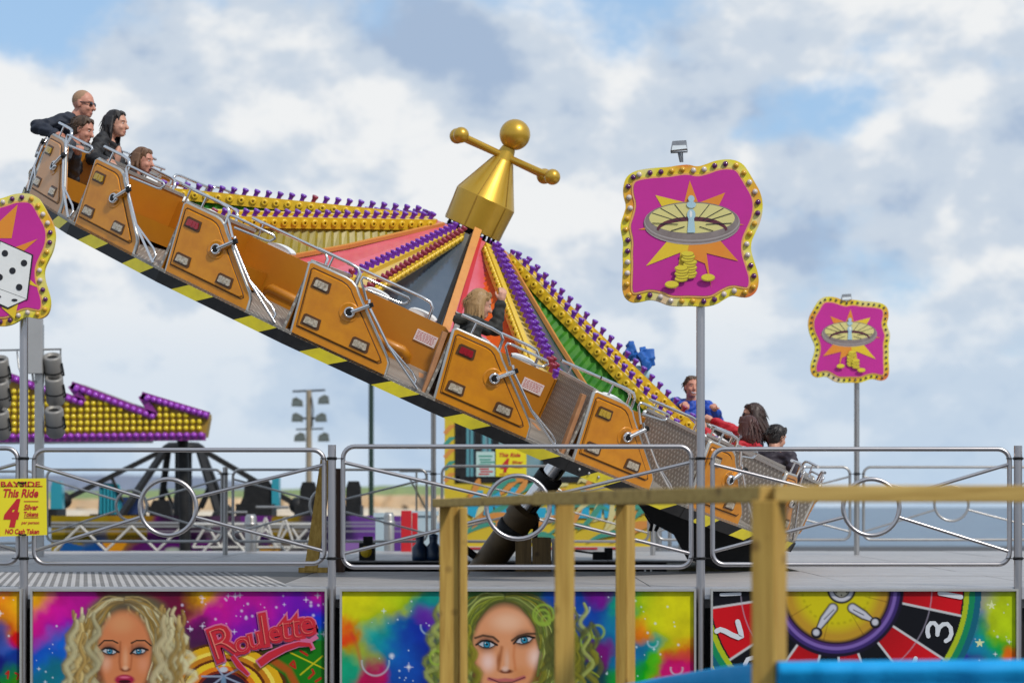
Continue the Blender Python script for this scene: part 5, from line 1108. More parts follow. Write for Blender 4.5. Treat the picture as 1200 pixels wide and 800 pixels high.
m = MB(); m.prism([(x, -y) for x, y in outl][::-1], W(0, 0, YL), Vector((sL, 0, 0)), Vector((0, 0, sL)), (0, .35, 0)); part('board', m, fas_k, t)
m = MB()
for seg in ([(-2, 434), (46, 452), (98, 470)], [(98, 470), (84, 449)], [(84, 449), (182, 486)], [(182, 486), (166, 461)], [(166, 461), (245, 485)], [(-120, 512.5), (241, 509.5)]):
    for a, b_ in zip(seg, seg[1:]): m.bar(W(*a, YL-.03)+Vector((0, 0, -.03)), W(*b_, YL-.03)+Vector((0, 0, -.03)), .10, .13)
part('purple_edge', m, fas_p, t)
m = MB()
for seg, n in (([(0, 437), (46, 455)], 6), ([(48, 455), (98, 473)], 7), ([(92, 460), (86, 452)], 1), ([(86, 453), (182, 489)], 13), ([(174, 470), (170, 464)], 1), ([(170, 465), (244, 487)], 11), ([(-100, 512), (240, 509.5)], 40)):
    for i in range(n):
        f_ = (i+.5)/n; c = W(seg[0][0]+(seg[1][0]-seg[0][0])*f_, seg[0][1]+(seg[1][1]-seg[0][1])*f_, YL-.10); m.sphere(c, .052, 8, 6)
part('purple_bulbs', m, bp_, t, kind='stuff')
m = MB()
for row in range(8):
    y = 503-row*7.6
    for i in range(44):
        x = -100+i*7.75+(.5 if row % 2 else 0)
        if x > 243 or y < top_y(x)+8: continue
        m.sphere(W(x, y-.012*(x-100), YL-.05), .047, 8, 6)
part('yellow_bulbs', m, by_, t, kind='stuff')
m = MB(); m.tube([W(84, 448, YL+.1), W(100, 452, YL+.1), W(182, 483, YL+.1)], .02, 6); m.bar(W(-100, 519, YL+.1), W(178, 517, YL+.1), .3, .05); part('capping', m, galv, t)
m = MB(); a = W(120, 520, YL+.3); 
for x in (-60, 214): m = MB(); m.tube([W(x, 515, YL+.5), (W(x, 0, YL).x, YL+.5, 0)], .10, 10); part('support', m, black_p, t)
# grey mast with cylinder spotlights
YM = 31.; t = thing('spotlight_mast', 'grey mast with box and stacked cylinder spotlights behind the left sign pole', 'light mast', W(45, 660, YM))
mg = mat('mast_grey', (.40, .40, .40), .5, .2, noise=(4, .3, (.30, .30, .30))); cg = mat('spot_can_grey', (.27, .26, .245), .45, .2, noise=(6, .5, (.26, .25, .24)))
m = MB(); a, b_ = W(40.5, 660, YM), W(50, 380, YM); m.box((a.x, YM, DZ), (b_.x, YM+.1, b_.z)); part('mast', m, steel_far, t)
m = MB(); a, b_ = W(33, 438, YM), W(51, 340, YM); m.box((a.x, YM-.12, a.z), (b_.x, YM-.01, b_.z)); soften(part('box', m, mg, t))
m = MB(); m.tube([W(-40, 411, YM+.1), W(72, 409, YM+.1)], .015, 6); m.tube([W(71, 409, YM+.1), W(71, 436, YM+.1)], .012, 6); m.tube([W(20, 412, YM+.1), W(22, 430, YM), W(26, 440, YM), W(30, 455, YM)], .012, 6); m.tube([W(38, 438, YM), W(39, 446, YM), W(43, 448, YM)], .015, 6); part('bracket', m, steel_far, t)
for x, y in ((61, 417), (63, 442), (63, 479), (-1, 420), (-1, 446), (-1, 481), (-20, 430)):
    c = W(x, y, YM); d_ = Vector((.03, -.62, .55)).normalized(); cn = MB(); cn.lathe([(.0, -.40), (.10, -.40), (.125, -.36), (.125, -.02), (.115, 0), (.086, .004), (.078, -.12), (0, -.12)], c, Vector((.02, -.45, .8)), 20, sharp=False); o = part('spotlight', cn, cg, t)
    m = MB(); dd = Vector((.02, -.45, .8)).normalized(); m.lathe([(.0, .0), (.078, 0)], c-dd*.03, dd, 16); part('lens', m, black_p, o)
    m = MB(); m.tube([c+Vector((.13, 0, -.1)), c+Vector((.14, .1, -.25)), c+Vector((0, .14, -.3))], .014, 6); m.lathe([(.128, -.23), (.132, -.22), (.128, -.21)], c, dd, 16); part('yoke', m, black_p, o)
# ================================================================ FLOODLIGHT MAST, LAMP POST, BOLLARDS, BITS
YF = 62.; t = thing('floodlight_mast', 'wooden mast with six floodlights standing beyond the rides', 'floodlight mast', W(362, 640, YF)); sF = YF/F
a = W(362, 457, YF); m = MB(); m.tube([(a.x, YF, 0), a], [.09, .075], 10); part('mast', m, mat('bleached_timber_mast', (.32, .26, .18), .8, noise=(5, .5, (.22, .17, .11))), t)
m = MB(); m.bar(W(343, 458.5, YF), W(381, 457, YF), .05, .05); m.bar(W(347, 503, YF), W(379, 502, YF), .04, .04); m.bar(W(345, 490, YF), W(381, 490, YF), .05, .05)
for x in (345, 352, 377, 381): m.bar(W(x, 458 if x in (345, 377) else 492, YF), W(x, 470 if x in (345, 377) else 508, YF), .03, .03)
for x in (346, 374): m.bar(W(x, 492, YF), W(x, 508, YF), .03, .03)
m.tube([W(365, 465, YF-.1), W(367, 480, YF-.1), W(366, 500, YF-.1)], .02, 6); part('cross_arm', m, black_p, t)
fl = mat('floodlight_olive', (.10, .11, .085), .5, .3, noise=(8, .5, (.22, .24, .22)))
for x, y, dr in ((348, 471, -1), (379, 468, 1), (348, 489, -1), (376, 489, 1), (351, 512, 1), (379, 512, 1)):
    c = W(x, y, YF-.1); m = MB(); h_ = .13; m.prism([(-.15, -h_*.7), (.15, -h_), (.12, h_*.6), (.02, h_), (-.13, h_*.5)], c, (dr, 0, .15), (0, 0, 1), (0, .22, 0)); lo_ = part('lamp', m, fl, t)
    m = MB(); m.flat([(-.12, -h_*.5), (.12, -h_*.75), (.10, h_*.35), (-.10, h_*.35)][::dr], c+Vector((0, -.006, 0)), (dr, 0, .15), (0, 0, 1)); part('lens', m, mat('dull_flood_lens', (.13, .15, .14), .2, coat=.2), lo_)
a = W(435, 400, 58); m = MB(); m.tube([(a.x, 58, 0), (a.x, 58, 1.2)], .085, 10); m.tube([(a.x, 58, 1.2), (a.x, 58, a.z)], .065, 10); m.lathe([(.065, 1.18), (.09, 1.22), (.09, 1.28), (.065, 1.32)], (a.x, 58, 0)); solo('lamp_post', m, mat('dark_green_paint', (.012, .035, .022), .4), 'slim dark green lamp post behind the gold cars', 'lamp post', (a.x, 58, 0))
def boll(px, y0, y1, Y, r, mt, label, cat='bollard', name='bollard'):
    a = W(px, y0, Y); b_ = W(px, y1, Y); m = MB(); m.lathe([(0, a.z), (r*.7, a.z), (r, a.z-.05), (r, b_.z)], (a.x, Y, 0), n=18); m.lathe([(r, a.z-.18), (r+.012, a.z-.17), (r+.012, a.z-.13), (r, a.z-.12)], (a.x, Y, 0), n=18); return solo(name, m, mt, label, cat, (a.x, Y, b_.z))
red_pl = mat('red_plastic', (.55, .012, .02), .35, coat=.3, noise=(3, .3, (.42, .01, .015)))
m = MB(); a, b_ = W(470, 645, 34.2), W(482, 598, 34.2); m.box((a.x, 34.2, .3), (b_.x, 34.35, b_.z)); m.box((b_.x+.01, 34.22, .3), (b_.x+.09, 34.33, b_.z-.03)); o = solo('red_locker', m, red_pl, 'tall narrow red box standing at the back of the platform', 'box', (a.x, 34.2, .3)); soften(o)
boll(456, 600, 645, 33.5, .075, galv, 'grey metal cylinder left of the tall red box', 'cylinder', 'gas_cylinder')
boll(294, 602, 646, 33.5, .085, steel_far, 'silver steel cylinder behind the left barrier panel', 'cylinder', 'steel_cylinder')
nav = mat('navy_plastic', (.01, .035, .09), .4, coat=.2)
for i, (x, lb) in enumerate(((492, 'left one of two dark blue bottles on the deck beside the wooden rail end'), (508, 'right one of two dark blue bottles on the deck beside the wooden rail end'))):
    a = W(x, 664, 28.95); m = MB(); h_ = .34; m.lathe([(.0, 0), (.095, 0), (.10, .04), (.10, .16), (.05, .22), (.055, .28), (.06, .32), (.0, .34)], (a.x, 28.97, DZ), n=16); solo('blue_bottle', m, nav, lb, 'bottle', (a.x, 28.97, DZ))
a = W(430, 660, 28.95); t = thing('work_lamp', 'small black and yellow work lamp on the deck behind the front barrier', 'lamp', (a.x, 28.95, DZ)); m = MB(); m.box((a.x-.10, 28.95, DZ), (a.x+.10, 29.1, DZ+.22)); m.box((a.x-.05, 28.97, DZ+.22), (a.x+.07, 29.05, DZ+.30)); soften(part('body', m, black_p, t)); m = MB(); m.lathe([(0, 0), (.07, 0), (.08, -.02), (.08, -.04)], (a.x-.01, 28.945, DZ+.11), (0, -1, 0), 16); part('lens', m, yellow_c, t)
a = W(706, 652, 29.3); t = thing('cable_box', 'small black cable box on the deck behind the wooden rail', 'box', (a.x, 29.3, DZ)); m = MB(); m.box((a.x-.12, 29.3, DZ), (a.x+.05, 29.5, DZ+.10)); m.box((a.x+.03, 29.3, DZ), (a.x+.13, 29.5, DZ+.15)); soften(part('case', m, black_p, t)); m = MB(); m.tube([(a.x-.1, 29.35, DZ+.08), (a.x-.4, 29.3, DZ+.12), (a.x-.5, 29.2, DZ+.02)], .015, 6); part('cable', m, black_r, t)
m = MB(); p, q = W(364, 670, 24.0), W(383, 540, 24.4); m.bar(p, q, .07, .13, (1, 0, 0)); solo('timber_prop', m, pine, 'yellowish timber plank leaning behind the short front post', 'plank', p)
m = MB(); p, q = W(364, 672, 24.05), W(387, 671, 24.05); a = W(355, 672, 24); m.box((p.x-.12, 23.98, DZ), (p.x+.18, 24.1, DZ+.05)); solo('timber_wedge', m, pine, 'small timber wedge at the foot of the leaning plank', 'wedge', (a.x, 24, DZ))
m = MB(); p, q = W(394, 668, 24.3), W(404, 549, 24.3); m.box((p.x, 24.2, DZ-.6), (q.x, 24.38, q.z)); solo('timber_upright', m, wood_mat('dark_oak', (.075, .035, .018), (.035, .016, .01)), 'dark brown timber upright right behind the short front post', 'post', (p.x, 24.2, DZ))
m = MB()
for x in (756, 763): m.tube([W(x, 667, 24.45), W(x, 673, 24.45)], .012, 6)
solo('bolt_pair', m, white_pl, 'two short white pins at the pit edge under the front barrier', 'pins', W(760, 672, 24.45))
# small wind-blown scaffold lines beyond the deck
m = MB()
for a, b_ in (((468, 552), (506, 552)), ((488, 553), (488, 640)), ((488, 575), (504, 605)), ((488, 575), (480, 560)), ((495, 618), (495, 640))): m.tube([W(*a, 38), W(*b_, 38)], .018, 6)
solo('thin_scaffold', m, steel_far, 'thin grey scaffold tubes between the tall red box and the pay booth', 'scaffold', W(488, 640, 38))
pal = mat('pale_blue_board', (.42, .55, .62), .5, noise=(3, .4, (.62, .66, .66)))
for i, (x0_, x1_, y0_, lb) in enumerate(((440, 452, 602, 'narrow pale blue board behind the black seat of the background ride'), (484, 512, 600, 'pale blue board right of the tall red box'))):
    a, b_ = W(x0_, 650, 36+i), W(x1_, y0_, 36+i); m = MB(); m.box((a.x, 36+i, .4), (b_.x, 36.06+i, b_.z)); m.box((a.x-.03, 35.97+i, b_.z-.05), (b_.x+.03, 36.09+i, b_.z+.02)); solo('pale_board', m, pal, lb, 'board', (a.x, 36+i, .4))
# ================================================================ FOREGROUND TIMBER HANDRAIL AND BLUE COVER
t = thing('timber_handrail', 'new pine handrail with four square posts standing in front of the painted panels', 'handrail', W(660, 700, 12.5))
def wpost(px0, px1, yt, Y, dep, yaw=0., m_=pine, sw=None):
    a, b_ = W(px0, yt, Y), W(px1, yt, Y); w_ = b_.x-a.x; M = Matrix.Translation((a.x, Y, 0)) @ Matrix.Rotation(yaw, 4, 'Z'); q = MB(); q.box((0, 0, 0), (w_, dep, a.z), 0, M); return soften(part('post', q, m_, t), .006, 2)
wpost(650, 673, 589, 12.5, .11, math.radians(-2))
wpost(880, 909.5, 586, 9.9, .16, math.radians(-26))
wpost(515, 538, 593, 14.5, .12, math.radians(-1)); wpost(538.8, 547.5, 594, 14.45, .10, 0)
wpost(721, 736, 589, 15.0, .16, math.radians(-22))
m = MB(); p, q, e = W(640, 584, 12.5), W(905, 578.6, 9.95), W(1290, 578.6, 9.9)
m.bar(W(636, 584, 12.55), q, .12, .073); soften(part('rail', m, pine_h, t), .006); m = MB(); m.bar(q+Vector((.004, -.01, .0015)), e, .12, .074); soften(part('rail', m, pine_h, t), .006)
m = MB(); m.bar(W(517, 589.2, 14.5), W(648, 584.2, 12.6), .12, .052); soften(part('rail', m, pine_h, t), .006); m = MB(); m.bar(W(721, 586, 15.1), W(900, 581, 10.2), .10, .06); soften(part('rail', m, pine_h, t), .006)
blue = mat('blue_tarpaulin', (.006, .34, .72), .6, noise=(3, .5, (.006, .22, .56)), bump=(14, .5), spec=.25)
m = MB(); plan = [(700, 12.9, 808), (780, 12.2, 793), (850, 11.2, 781), (905, 10.3, 775.5), (912, 9.75, 775.5), (960, 9.7, 774.5), (1030, 9.7, 774), (1110, 9.7, 773.5), (1190, 9.7, 773), (1290, 9.7, 773)]
pts = []; rr = random.Random(5)
for (x0_, Y0, y0), (x1_, Y1, y1) in zip(plan, plan[1:]):
    n = 10
    for i in range(n): f_ = i/n; p = W(x0_+(x1_-x0_)*f_, y0+(y1-y0)*f_, Y0+(Y1-Y0)*f_); pts.append(p)
cols_ = []
for i, p in enumerate(pts):
    w1 = .006*math.sin(i*.31+.4*math.sin(i*.17))+.004*math.sin(i*.83+1.3*math.sin(i*.23))+rr.uniform(-.0015, .0015); col = []
    for ox, oz in ((.09, -.012), (.05, .0), (.02, -.006), (0, -.03), (.0, -.055), (.03, -.08), (.035, -.20), (.02, -.6), (.0, -1.2)): col.append((p.x+w1*.4, p.y+ox+w1*(1 if oz > -.15 else 2.), max(.01, p.z+oz+w1*.35*(oz < -.02))))
    cols_.append(col)
n = len(cols_[0]); vs = [v for c in cols_ for v in c]
m.add(vs, [(i*n+j, i*n+j+1, (i+1)*n+j+1, (i+1)*n+j) for i in range(len(cols_)-1) for j in range(n-1)], 0, True)
solo('blue_tarpaulin', m, blue, 'bright blue tarpaulin with rolled top edge in the bottom right foreground', 'tarpaulin', W(1000, 800, 9.8))
# ================================================================ PEOPLE
skin_a = mat('skin', (.56, .29, .20), .5, noise=(18, .35, (.50, .22, .15))); skin_b = mat('ruddy_skin', (.55, .25, .17), .5, noise=(18, .4, (.46, .17, .12)))
hair_k = mat('black_hair', (.012, .009, .009), .5, noise=(60, .6, (.035, .028, .026))); hair_b = mat('brown_hair', (.055, .028, .014), .5, noise=(60, .6, (.11, .06, .03))); hair_d = mat('dark_brown_hair', (.030, .014, .010), .45, noise=(60, .6, (.07, .03, .02))); hair_bl = mat('blond_hair', (.36, .21, .08), .5, noise=(50, .7, (.22, .12, .045))); hair_s = mat('cropped_hair', (.32, .19, .11), .7, noise=(60, .4, (.40, .22, .14)))
navy = mat('navy_jacket', (.012, .016, .03), .7, noise=(12, .4, (.025, .03, .045)), bump=(22, .4)); blackj = mat('black_jacket', (.012, .012, .014), .65, noise=(12, .5, (.03, .03, .033)), bump=(22, .4)); slate_j = mat('charcoal_jacket', (.03, .035, .045), .7, noise=(12, .4, (.05, .055, .07)), bump=(22, .4)); olive_j = mat('olive_hood', (.055, .055, .045), .8, noise=(14, .5, (.03, .03, .026)), bump=(22, .4)); blue_j = mat('royal_blue_jacket', (.008, .06, .40), .55, noise=(9, .4, (.005, .035, .26)), bump=(22, .4)); red_j = mat('red_coat', (.48, .008, .02), .65, noise=(10, .4, (.34, .004, .012)), bump=(22, .4)); plum = mat('dark_plum_jacket', (.022, .016, .026), .65, noise=(10, .4, (.04, .03, .045)), bump=(22, .4)); jeans = mat('grey_jeans', (.09, .09, .13), .8, noise=(20, .4, (.06, .06, .09))); denim = mat('pale_denim', (.10, .20, .46), .75, noise=(16, .4, (.07, .14, .34)))
eye_w = mat('eye_white', (.7, .68, .66), .3); eye_d = mat('eye_dark', (.02, .013, .01), .2); lip = mat('lips', (.44, .16, .13), .5); mouth_d = mat('open_mouth', (.05, .008, .01), .5); shade_m = mat('sunglass_lens', (.01, .008, .015), .08, coat=.5); wht = mat('white_shirt', (.72, .72, .76), .7); bluesh = mat('blue_shirt', (.02, .05, .30), .7)
def person(label, px, py, Y, yaw, head=.225, lean=(0, 0), pitch=0., tilt=0., hyaw=None, skin=skin_a, hair=hair_b, style='short', top=blackj, legs=jeans, hands=(None, None), mouth=False, glasses=False, inner=None, sex='m', up=(.22, 0, 1), hood=None, group='riders on the gold ride', elbow=None, smile=False):
    """head centre at photo pixel (px,py), depth Y. yaw = facing, degrees from +X (photo right) anticlockwise seen from above; hands = world targets or None"""
    k = head/.225
    H = W(px, py, Y)
    U = Vector(up).normalized(); fw = Vector((math.cos(math.radians(yaw)), math.sin(math.radians(yaw)), 0)); fw = (fw-U*fw.dot(U)).normalized(); lf = U.cross(fw)
    def B(f, l, u): return H+fw*(f*k)+lf*(l*k)+U*(u*k)
    hy = yaw if hyaw is None else hyaw
    hf = Vector((math.cos(math.radians(hy)), math.sin(math.radians(hy)), 0)); hu = Vector((.10, 0, 1)).normalized(); hf = (hf-hu*hf.dot(hu)).normalized(); hl = hu.cross(hf)
    Rq = Quaternion(hl, math.radians(-pitch)) ; hf = Rq @ hf; hu = Rq @ hu; Rt = Quaternion(hf, math.radians(tilt)); hu = Rt @ hu; hl = hu.cross(hf)
    def HD(f, l, u): return H+hf*(f*k)+hl*(l*k)+hu*(u*k)
    HM = Matrix((hf, hl, hu)).transposed()
    base = B(-.10+lean[0]*-.6, lean[1]*-.6, -.76)
    t = thing('person', label, 'person', base, group)
    neck0, chest, pelvis = B(-.050-lean[0]*.1, -lean[1]*.1, -.140), B(-.06-lean[0]*.3, -lean[1]*.3, -.33), B(-.08-lean[0]*.6, -lean[1]*.6, -.70)
    sw_ = .175 if sex == 'm' else .155
    sh = [neck0+lf*(s*sw_*k)+U*(-.042*k) for s in (1, -1)]
    hips = [pelvis+lf*(s*.085*k) for s in (1, -1)]; knees = [h_+fw*(.34*k)+U*(.10*k)+lf*(s*.04) for s, h_ in zip((1, -1), hips)]; feet = [kn-fw*(.06*k)-U*(.27*k) for kn in knees]
    b = MB()
    def cap(mb, p, q, r0, r1, n=10):
        mb.sphere(p, r0*k, n, 6); mb.sphere(q, r1*k, n, 6); mb.tube([p, q], [r0*k, r1*k], n)
    # head
    b.sphere(HD(-.010, 0, .030), (.098*k, .076*k, .092*k), 18, 12, 0, HM); b.sphere(HD(.020, 0, -.025), (.070*k, .064*k, .088*k), 16, 10, 0, HM); b.sphere(HD(.052, 0, -.085), (.034*k, .036*k, .028*k), 12, 8, 0, HM)
    b.sphere(HD(.062, 0, .032), (.030*k, .056*k, .018*k), 12, 7, 0, HM); b.sphere(HD(.055, .035, -.030), (.030*k, .024*k, .026*k), 10, 6, 0, HM); b.sphere(HD(.055, -.035, -.030), (.030*k, .024*k, .026*k), 10, 6, 0, HM)
    b.tube([HD(.080, 0, .022), HD(.100, 0, -.016), HD(.108, 0, -.030)], [.010*k, .013*k, .017*k], 8); b.sphere(HD(.106, 0, -.030), .0165*k, 8, 6); b.sphere(HD(.077, 0, -.068), (.014*k, .026*k, .016*k), 8, 6, 0, HM)
    for s in (1, -1): b.sphere(HD(-.008, s*.076, -.002), (.020*k, .010*k, .034*k), 8, 6, 0, HM)
    cap(b, HD(-.025, 0, -.06), neck0, .054 if sex == 'm' else .046, .058 if sex == 'm' else .050)
    cap(b, neck0+U*(-.06*k), chest, .085, .105); cap(b, chest, pelvis, .105, .11); 
    for s in (0, 1): cap(b, neck0+U*(-.05*k), sh[s], .055, .052)
    armsj = MB(); 
    for s, tg in enumerate(hands):
        sg = 1 if s == 0 else -1
        if tg is None: tg = B(.26-lean[0]*.4, sg*.12, -.56)
        tg = Vector(tg); L1, L2 = .28*k, .25*k; d = tg-sh[s]; dl = min(d.length, (L1+L2)*.985); tg = sh[s]+d.normalized()*dl; d = d.normalized()
        a_ = (L1*L1-L2*L2+dl*dl)/(2*dl); h_ = math.sqrt(max(L1*L1-a_*a_, 0)); pole = Vector(elbow[s]) if (elbow and elbow[s]) else (-U*.9-fw*.35+lf*sg*.6); pole = (pole-d*pole.dot(d)).normalized(); el = sh[s]+d*a_+pole*h_
        cap(b, sh[s], el, .045, .036); cap(b, el, tg, .036, .026)
        hd = (tg-el).normalized(); sx = hd.cross(U).normalized(); pn = sx.cross(hd)
        if pn.z < 0: pn = -pn
        palm = tg+hd*(.045*k); b.tube([tg, tg+hd*.03*k, tg+hd*.085*k], [.026*k, .036*k, .034*k], 8); b.sphere(palm, (.036*k), 8, 6)
        for i, (o_, l_) in enumerate(((-.030, .062), (-.010, .072), (.010, .068), (.029, .052))):
            p0 = tg+hd*.080*k+sx*o_*k; p1 = p0+hd*l_*.45*k-pn*.008*k; p2 = p1+hd*l_*.25*k-pn*l_*.42*k; p3 = p2-hd*l_*.15*k-pn*l_*.35*k; b.tube([p0, p1, p2, p3], [.0105*k, .010*k, .0092*k, .0080*k], 6); b.sphere(p3, .008*k, 6, 4)
        p0 = tg+hd*.03*k+sx*(-.03*sg)*k; p1 = p0+hd*.028*k+sx*(-.024*sg)*k-pn*.01*k; p2 = p1+hd*.026*k-pn*.022*k; b.tube([p0, p1, p2], [.014*k, .0115*k, .009*k], 6); b.sphere(p2, .009*k, 6, 4)
        cap(armsj, sh[s], el, .074, .062); cap(armsj, el, el.lerp(tg, .90), .062, .048)
        fo = (sh[s]+el)/2; armsj.sphere(el, .066*k, 10, 6)
    for s in (0, 1): cap(b, hips[s], knees[s], .075, .055); cap(b, knees[s], feet[s], .05, .038); cap(b, feet[s], feet[s]+fw*.11*k, .038, .03)
    me = solid(b, .0075, 'body', skin, base, 2); bo = link('body', me, t); OFF[bo.name] = base
    # clothes
    j = MB(); merge_s(j, armsj)
    shr = .062
    for s in (0, 1): cap(j, neck0+U*(-.055*k)-fw*.01*k, sh[s], .070, shr)
    cap(j, neck0+U*(-.085*k)-fw*.005*k, chest, .105, .135); j.sphere(chest, (.125*k, .175*k, .16*k), 14, 9, 0, Matrix((fw, lf, U)).transposed()); j.sphere(chest-U*.16*k, (.13*k, .165*k, .18*k), 14, 9, 0, Matrix((fw, lf, U)).transposed()); cap(j, chest, pelvis+U*.06*k, .14, .145)
    for s in (0, 1): cap(j, sh[s]-U*.02*k, chest+lf*((1, -1)[s]*.10*k), .062, .09)
    n_ = 14; col = [neck0+U*(-.012+.012*math.cos(2*PI*i/n_+PI))*k+fw*(.066*math.cos(2*PI*i/n_))*k+lf*(.068*math.sin(2*PI*i/n_))*k for i in range(n_)]
    if not inner: j.tube(col, .020*k, 6, closed=True)
    else: j.tube(col[2:13], .024*k, 6)
    me = solid(j, .013, 'jacket', top, base, 2, .017, 8.); jo = link('jacket', me, t); OFF[jo.name] = base
    if inner:
        q = MB(); q.sphere(B(.065-lean[0]*.2, 0, -.29), (.035*k, .055*k, .105*k), 12, 8, 0, Matrix((fw, lf, U)).transposed()); part('shirt', q, inner, t)
    if hood:
        q = MB(); q.tube([neck0+lf*.085*k-fw*.01*k, neck0+lf*.075*k-fw*.075*k-U*.01*k, neck0-fw*.115*k-U*.03*k, neck0-lf*.075*k-fw*.075*k-U*.01*k, neck0-lf*.085*k-fw*.01*k], [.03*k, .045*k, .055*k, .045*k, .03*k], 8); part('hood', q, hood, t)
    q = MB()
    for s in (0, 1): cap(q, hips[s], knees[s], .092, .072); cap(q, knees[s], feet[s]+U*.03, .066, .052)
    q.sphere(pelvis, .13*k, 12, 8); me = solid(q, .016, 'trousers', legs, base, 2, .012, 9.); lo = link('trousers', me, t); OFF[lo.name] = base
    # face
    q = MB(); q2 = MB(); q3 = MB()
    for s in (1, -1):
        q.sphere(HD(.0735, s*.029, .008), (.008*k, .011*k, .0058*k), 8, 6, 0, HM); q2.sphere(HD(.0800, s*.029, .008), (.004*k, .0055*k, .0055*k), 8, 5, 0, HM); q3.tube([HD(.084, s*.014, .026), HD(.083, s*.03, .030), HD(.071, s*.046, .027)], .0040*k, 5)
    if glasses:
        g_ = MB()
        for s in (1, -1): g_.sphere(HD(.088, s*.031, .010), (.010*k, .027*k, .019*k), 12, 7, 0, HM); g_.tube([HD(.080, s*.058, .016), HD(.0, s*.083, .012)], .004*k, 5)
        g_.tube([HD(.096, .008, .014), HD(.096, -.008, .014)], .004*k, 5); part('sunglasses', g_, shade_m, t)
    else: part('eyes', q, eye_w, t); part('irises', q2, eye_d, t)
    part('eyebrows', q3, hair, t)
    q = MB()
    if mouth: q.sphere(HD(.087, 0, -.072), (.010*k, .020*k, .017*k), 10, 7, 0, HM); part('open_mouth', q, mouth_d, t)
    elif smile: q.tube([HD(.079, .026, -.062), HD(.088, .013, -.068), HD(.091, 0, -.070), HD(.088, -.013, -.068), HD(.079, -.026, -.062)], .005*k, 6); part('teeth', q, wht, t)
    q = MB(); q.tube([HD(.080, .022, -.066), HD(.089, .010, -.064), HD(.092, 0, -.066), HD(.089, -.010, -.064), HD(.080, -.022, -.066)], .0038*k, 5); q.tube([HD(.080, .020, -.074 if not mouth else -.084), HD(.089, 0, -.077 if not mouth else -.087), HD(.080, -.020, -.074 if not mouth else -.084)], .0045*k, 5); part('lips', q, lip, t)
    # hair
    rnd = random.Random(int(px)); h = MB()
    def tuft(p, q_, r0, r1): h.tube([p, (p+q_)/2+hu*.006*k, q_], [r0*k, (r0+r1)/2*k, r1*k], 6)
    if style == 'shaved':
        h.sphere(HD(-.020, 0, .040), (.092*k, .0765*k, .088*k), 18, 12, 0, HM)
    else:
        h.sphere(HD(-.026, 0, .050), (.094*k, .086*k, .088*k), 18, 12, 0, HM); h.sphere(HD(-.050, 0, .0), (.062*k, .078*k, .085*k), 14, 9, 0, HM)
        for i in range(16):
            a = -PI/2+PI*i/15; tuft(HD(.030*math.cos(a)+.01, .066*math.sin(a), .112), HD(.072*math.cos(a)+rnd.uniform(-.004, .010), .080*math.sin(a)+rnd.uniform(-.012, .012), (.088 if abs(a) < .8 else .05)+rnd.uniform(-.022, .008)), .018, .006)
        for i in range(40):
            a = rnd.uniform(0, 2*PI); e = rnd.uniform(.1, 1.2); x, y, z = math.cos(a)*math.cos(e), math.sin(a)*math.cos(e), math.sin(e)
            if x > .55 and z < .5: continue
            p = HD(-.022+.088*x, .080*y, .045+.086*z); q_ = HD(-.03+.102*x-.012, .092*y, .04+.096*z-.03); tuft(p, q_, .013, .004)
    if style in ('long', 'tail', 'bob', 'shoulder'):
        ln_ = {'long': .20, 'tail': .30, 'bob': .10, 'shoulder': .15}[style]
        for i in range(34):
            a = PI/2+PI*(i+.5)/34*1.0; a = PI*.42+(2*PI-PI*.84)*(i+.5)/34
            x, y = math.cos(a), math.sin(a); wv = rnd.uniform(-.014, .014); l_ = ln_*rnd.uniform(.8, 1.1)
            p = HD(-.022+.080*x, .080*y, .06); q_ = HD(-.028+.092*x, .092*y, -.02)
            e_ = q_-Vector((0, 0, 1))*l_*k-hf*(.02 if x < 0 else -.0)*k+lf*wv*k+fw*wv*k*.6
            if style == 'tail': e_ = e_-hf*.05*k+Vector((.10, 0, .02))*k*rnd.uniform(.3, 1)
            h.tube([p, q_, (q_+e_)/2+hl*wv*k*1.2, e_], [.016*k, .019*k, .015*k, .006*k], 6)
    me = solid(h, .0065, 'hair', hair, base, 1); ho = link('hair', me, t); OFF[ho.name] = base
    if style not in ('shaved',):
        q = MB()
        for i in range(150):
            a = rnd.uniform(PI*.30, 2*PI-PI*.30); x, y = math.cos(a), math.sin(a); z0 = rnd.uniform(.02, .13); p = HD(-.024+.096*x*math.sqrt(max(.05, 1-(z0/.145)**2)), .09*y*math.sqrt(max(.05, 1-(z0/.145)**2)), z0)
            dl_ = (rnd.uniform(.03, .07) if style == 'short' else rnd.uniform(.08, .2)); e_ = p-Vector((0, 0, 1))*dl_*k*rnd.uniform(.4, 1)-hf*rnd.uniform(.01, .06)*k+Vector((rnd.uniform(-.03, .03), rnd.uniform(-.03, .03), 0))*k
            q.tube([p, (p+e_)/2-hf*.010*k, e_], [.0045*k, .004*k, .001*k], 4, caps=False)
        part('loose_strands', q, hair, t, kind='stuff')
    return t
def merge_s(dst, src):
    k = len(dst.v); dst.v += src.v
    for q, mi, sm in zip(src.f, src.m, src.sm): dst.f.append([i+k for i in q]); dst.m.append(mi); dst.sm.append(sm)
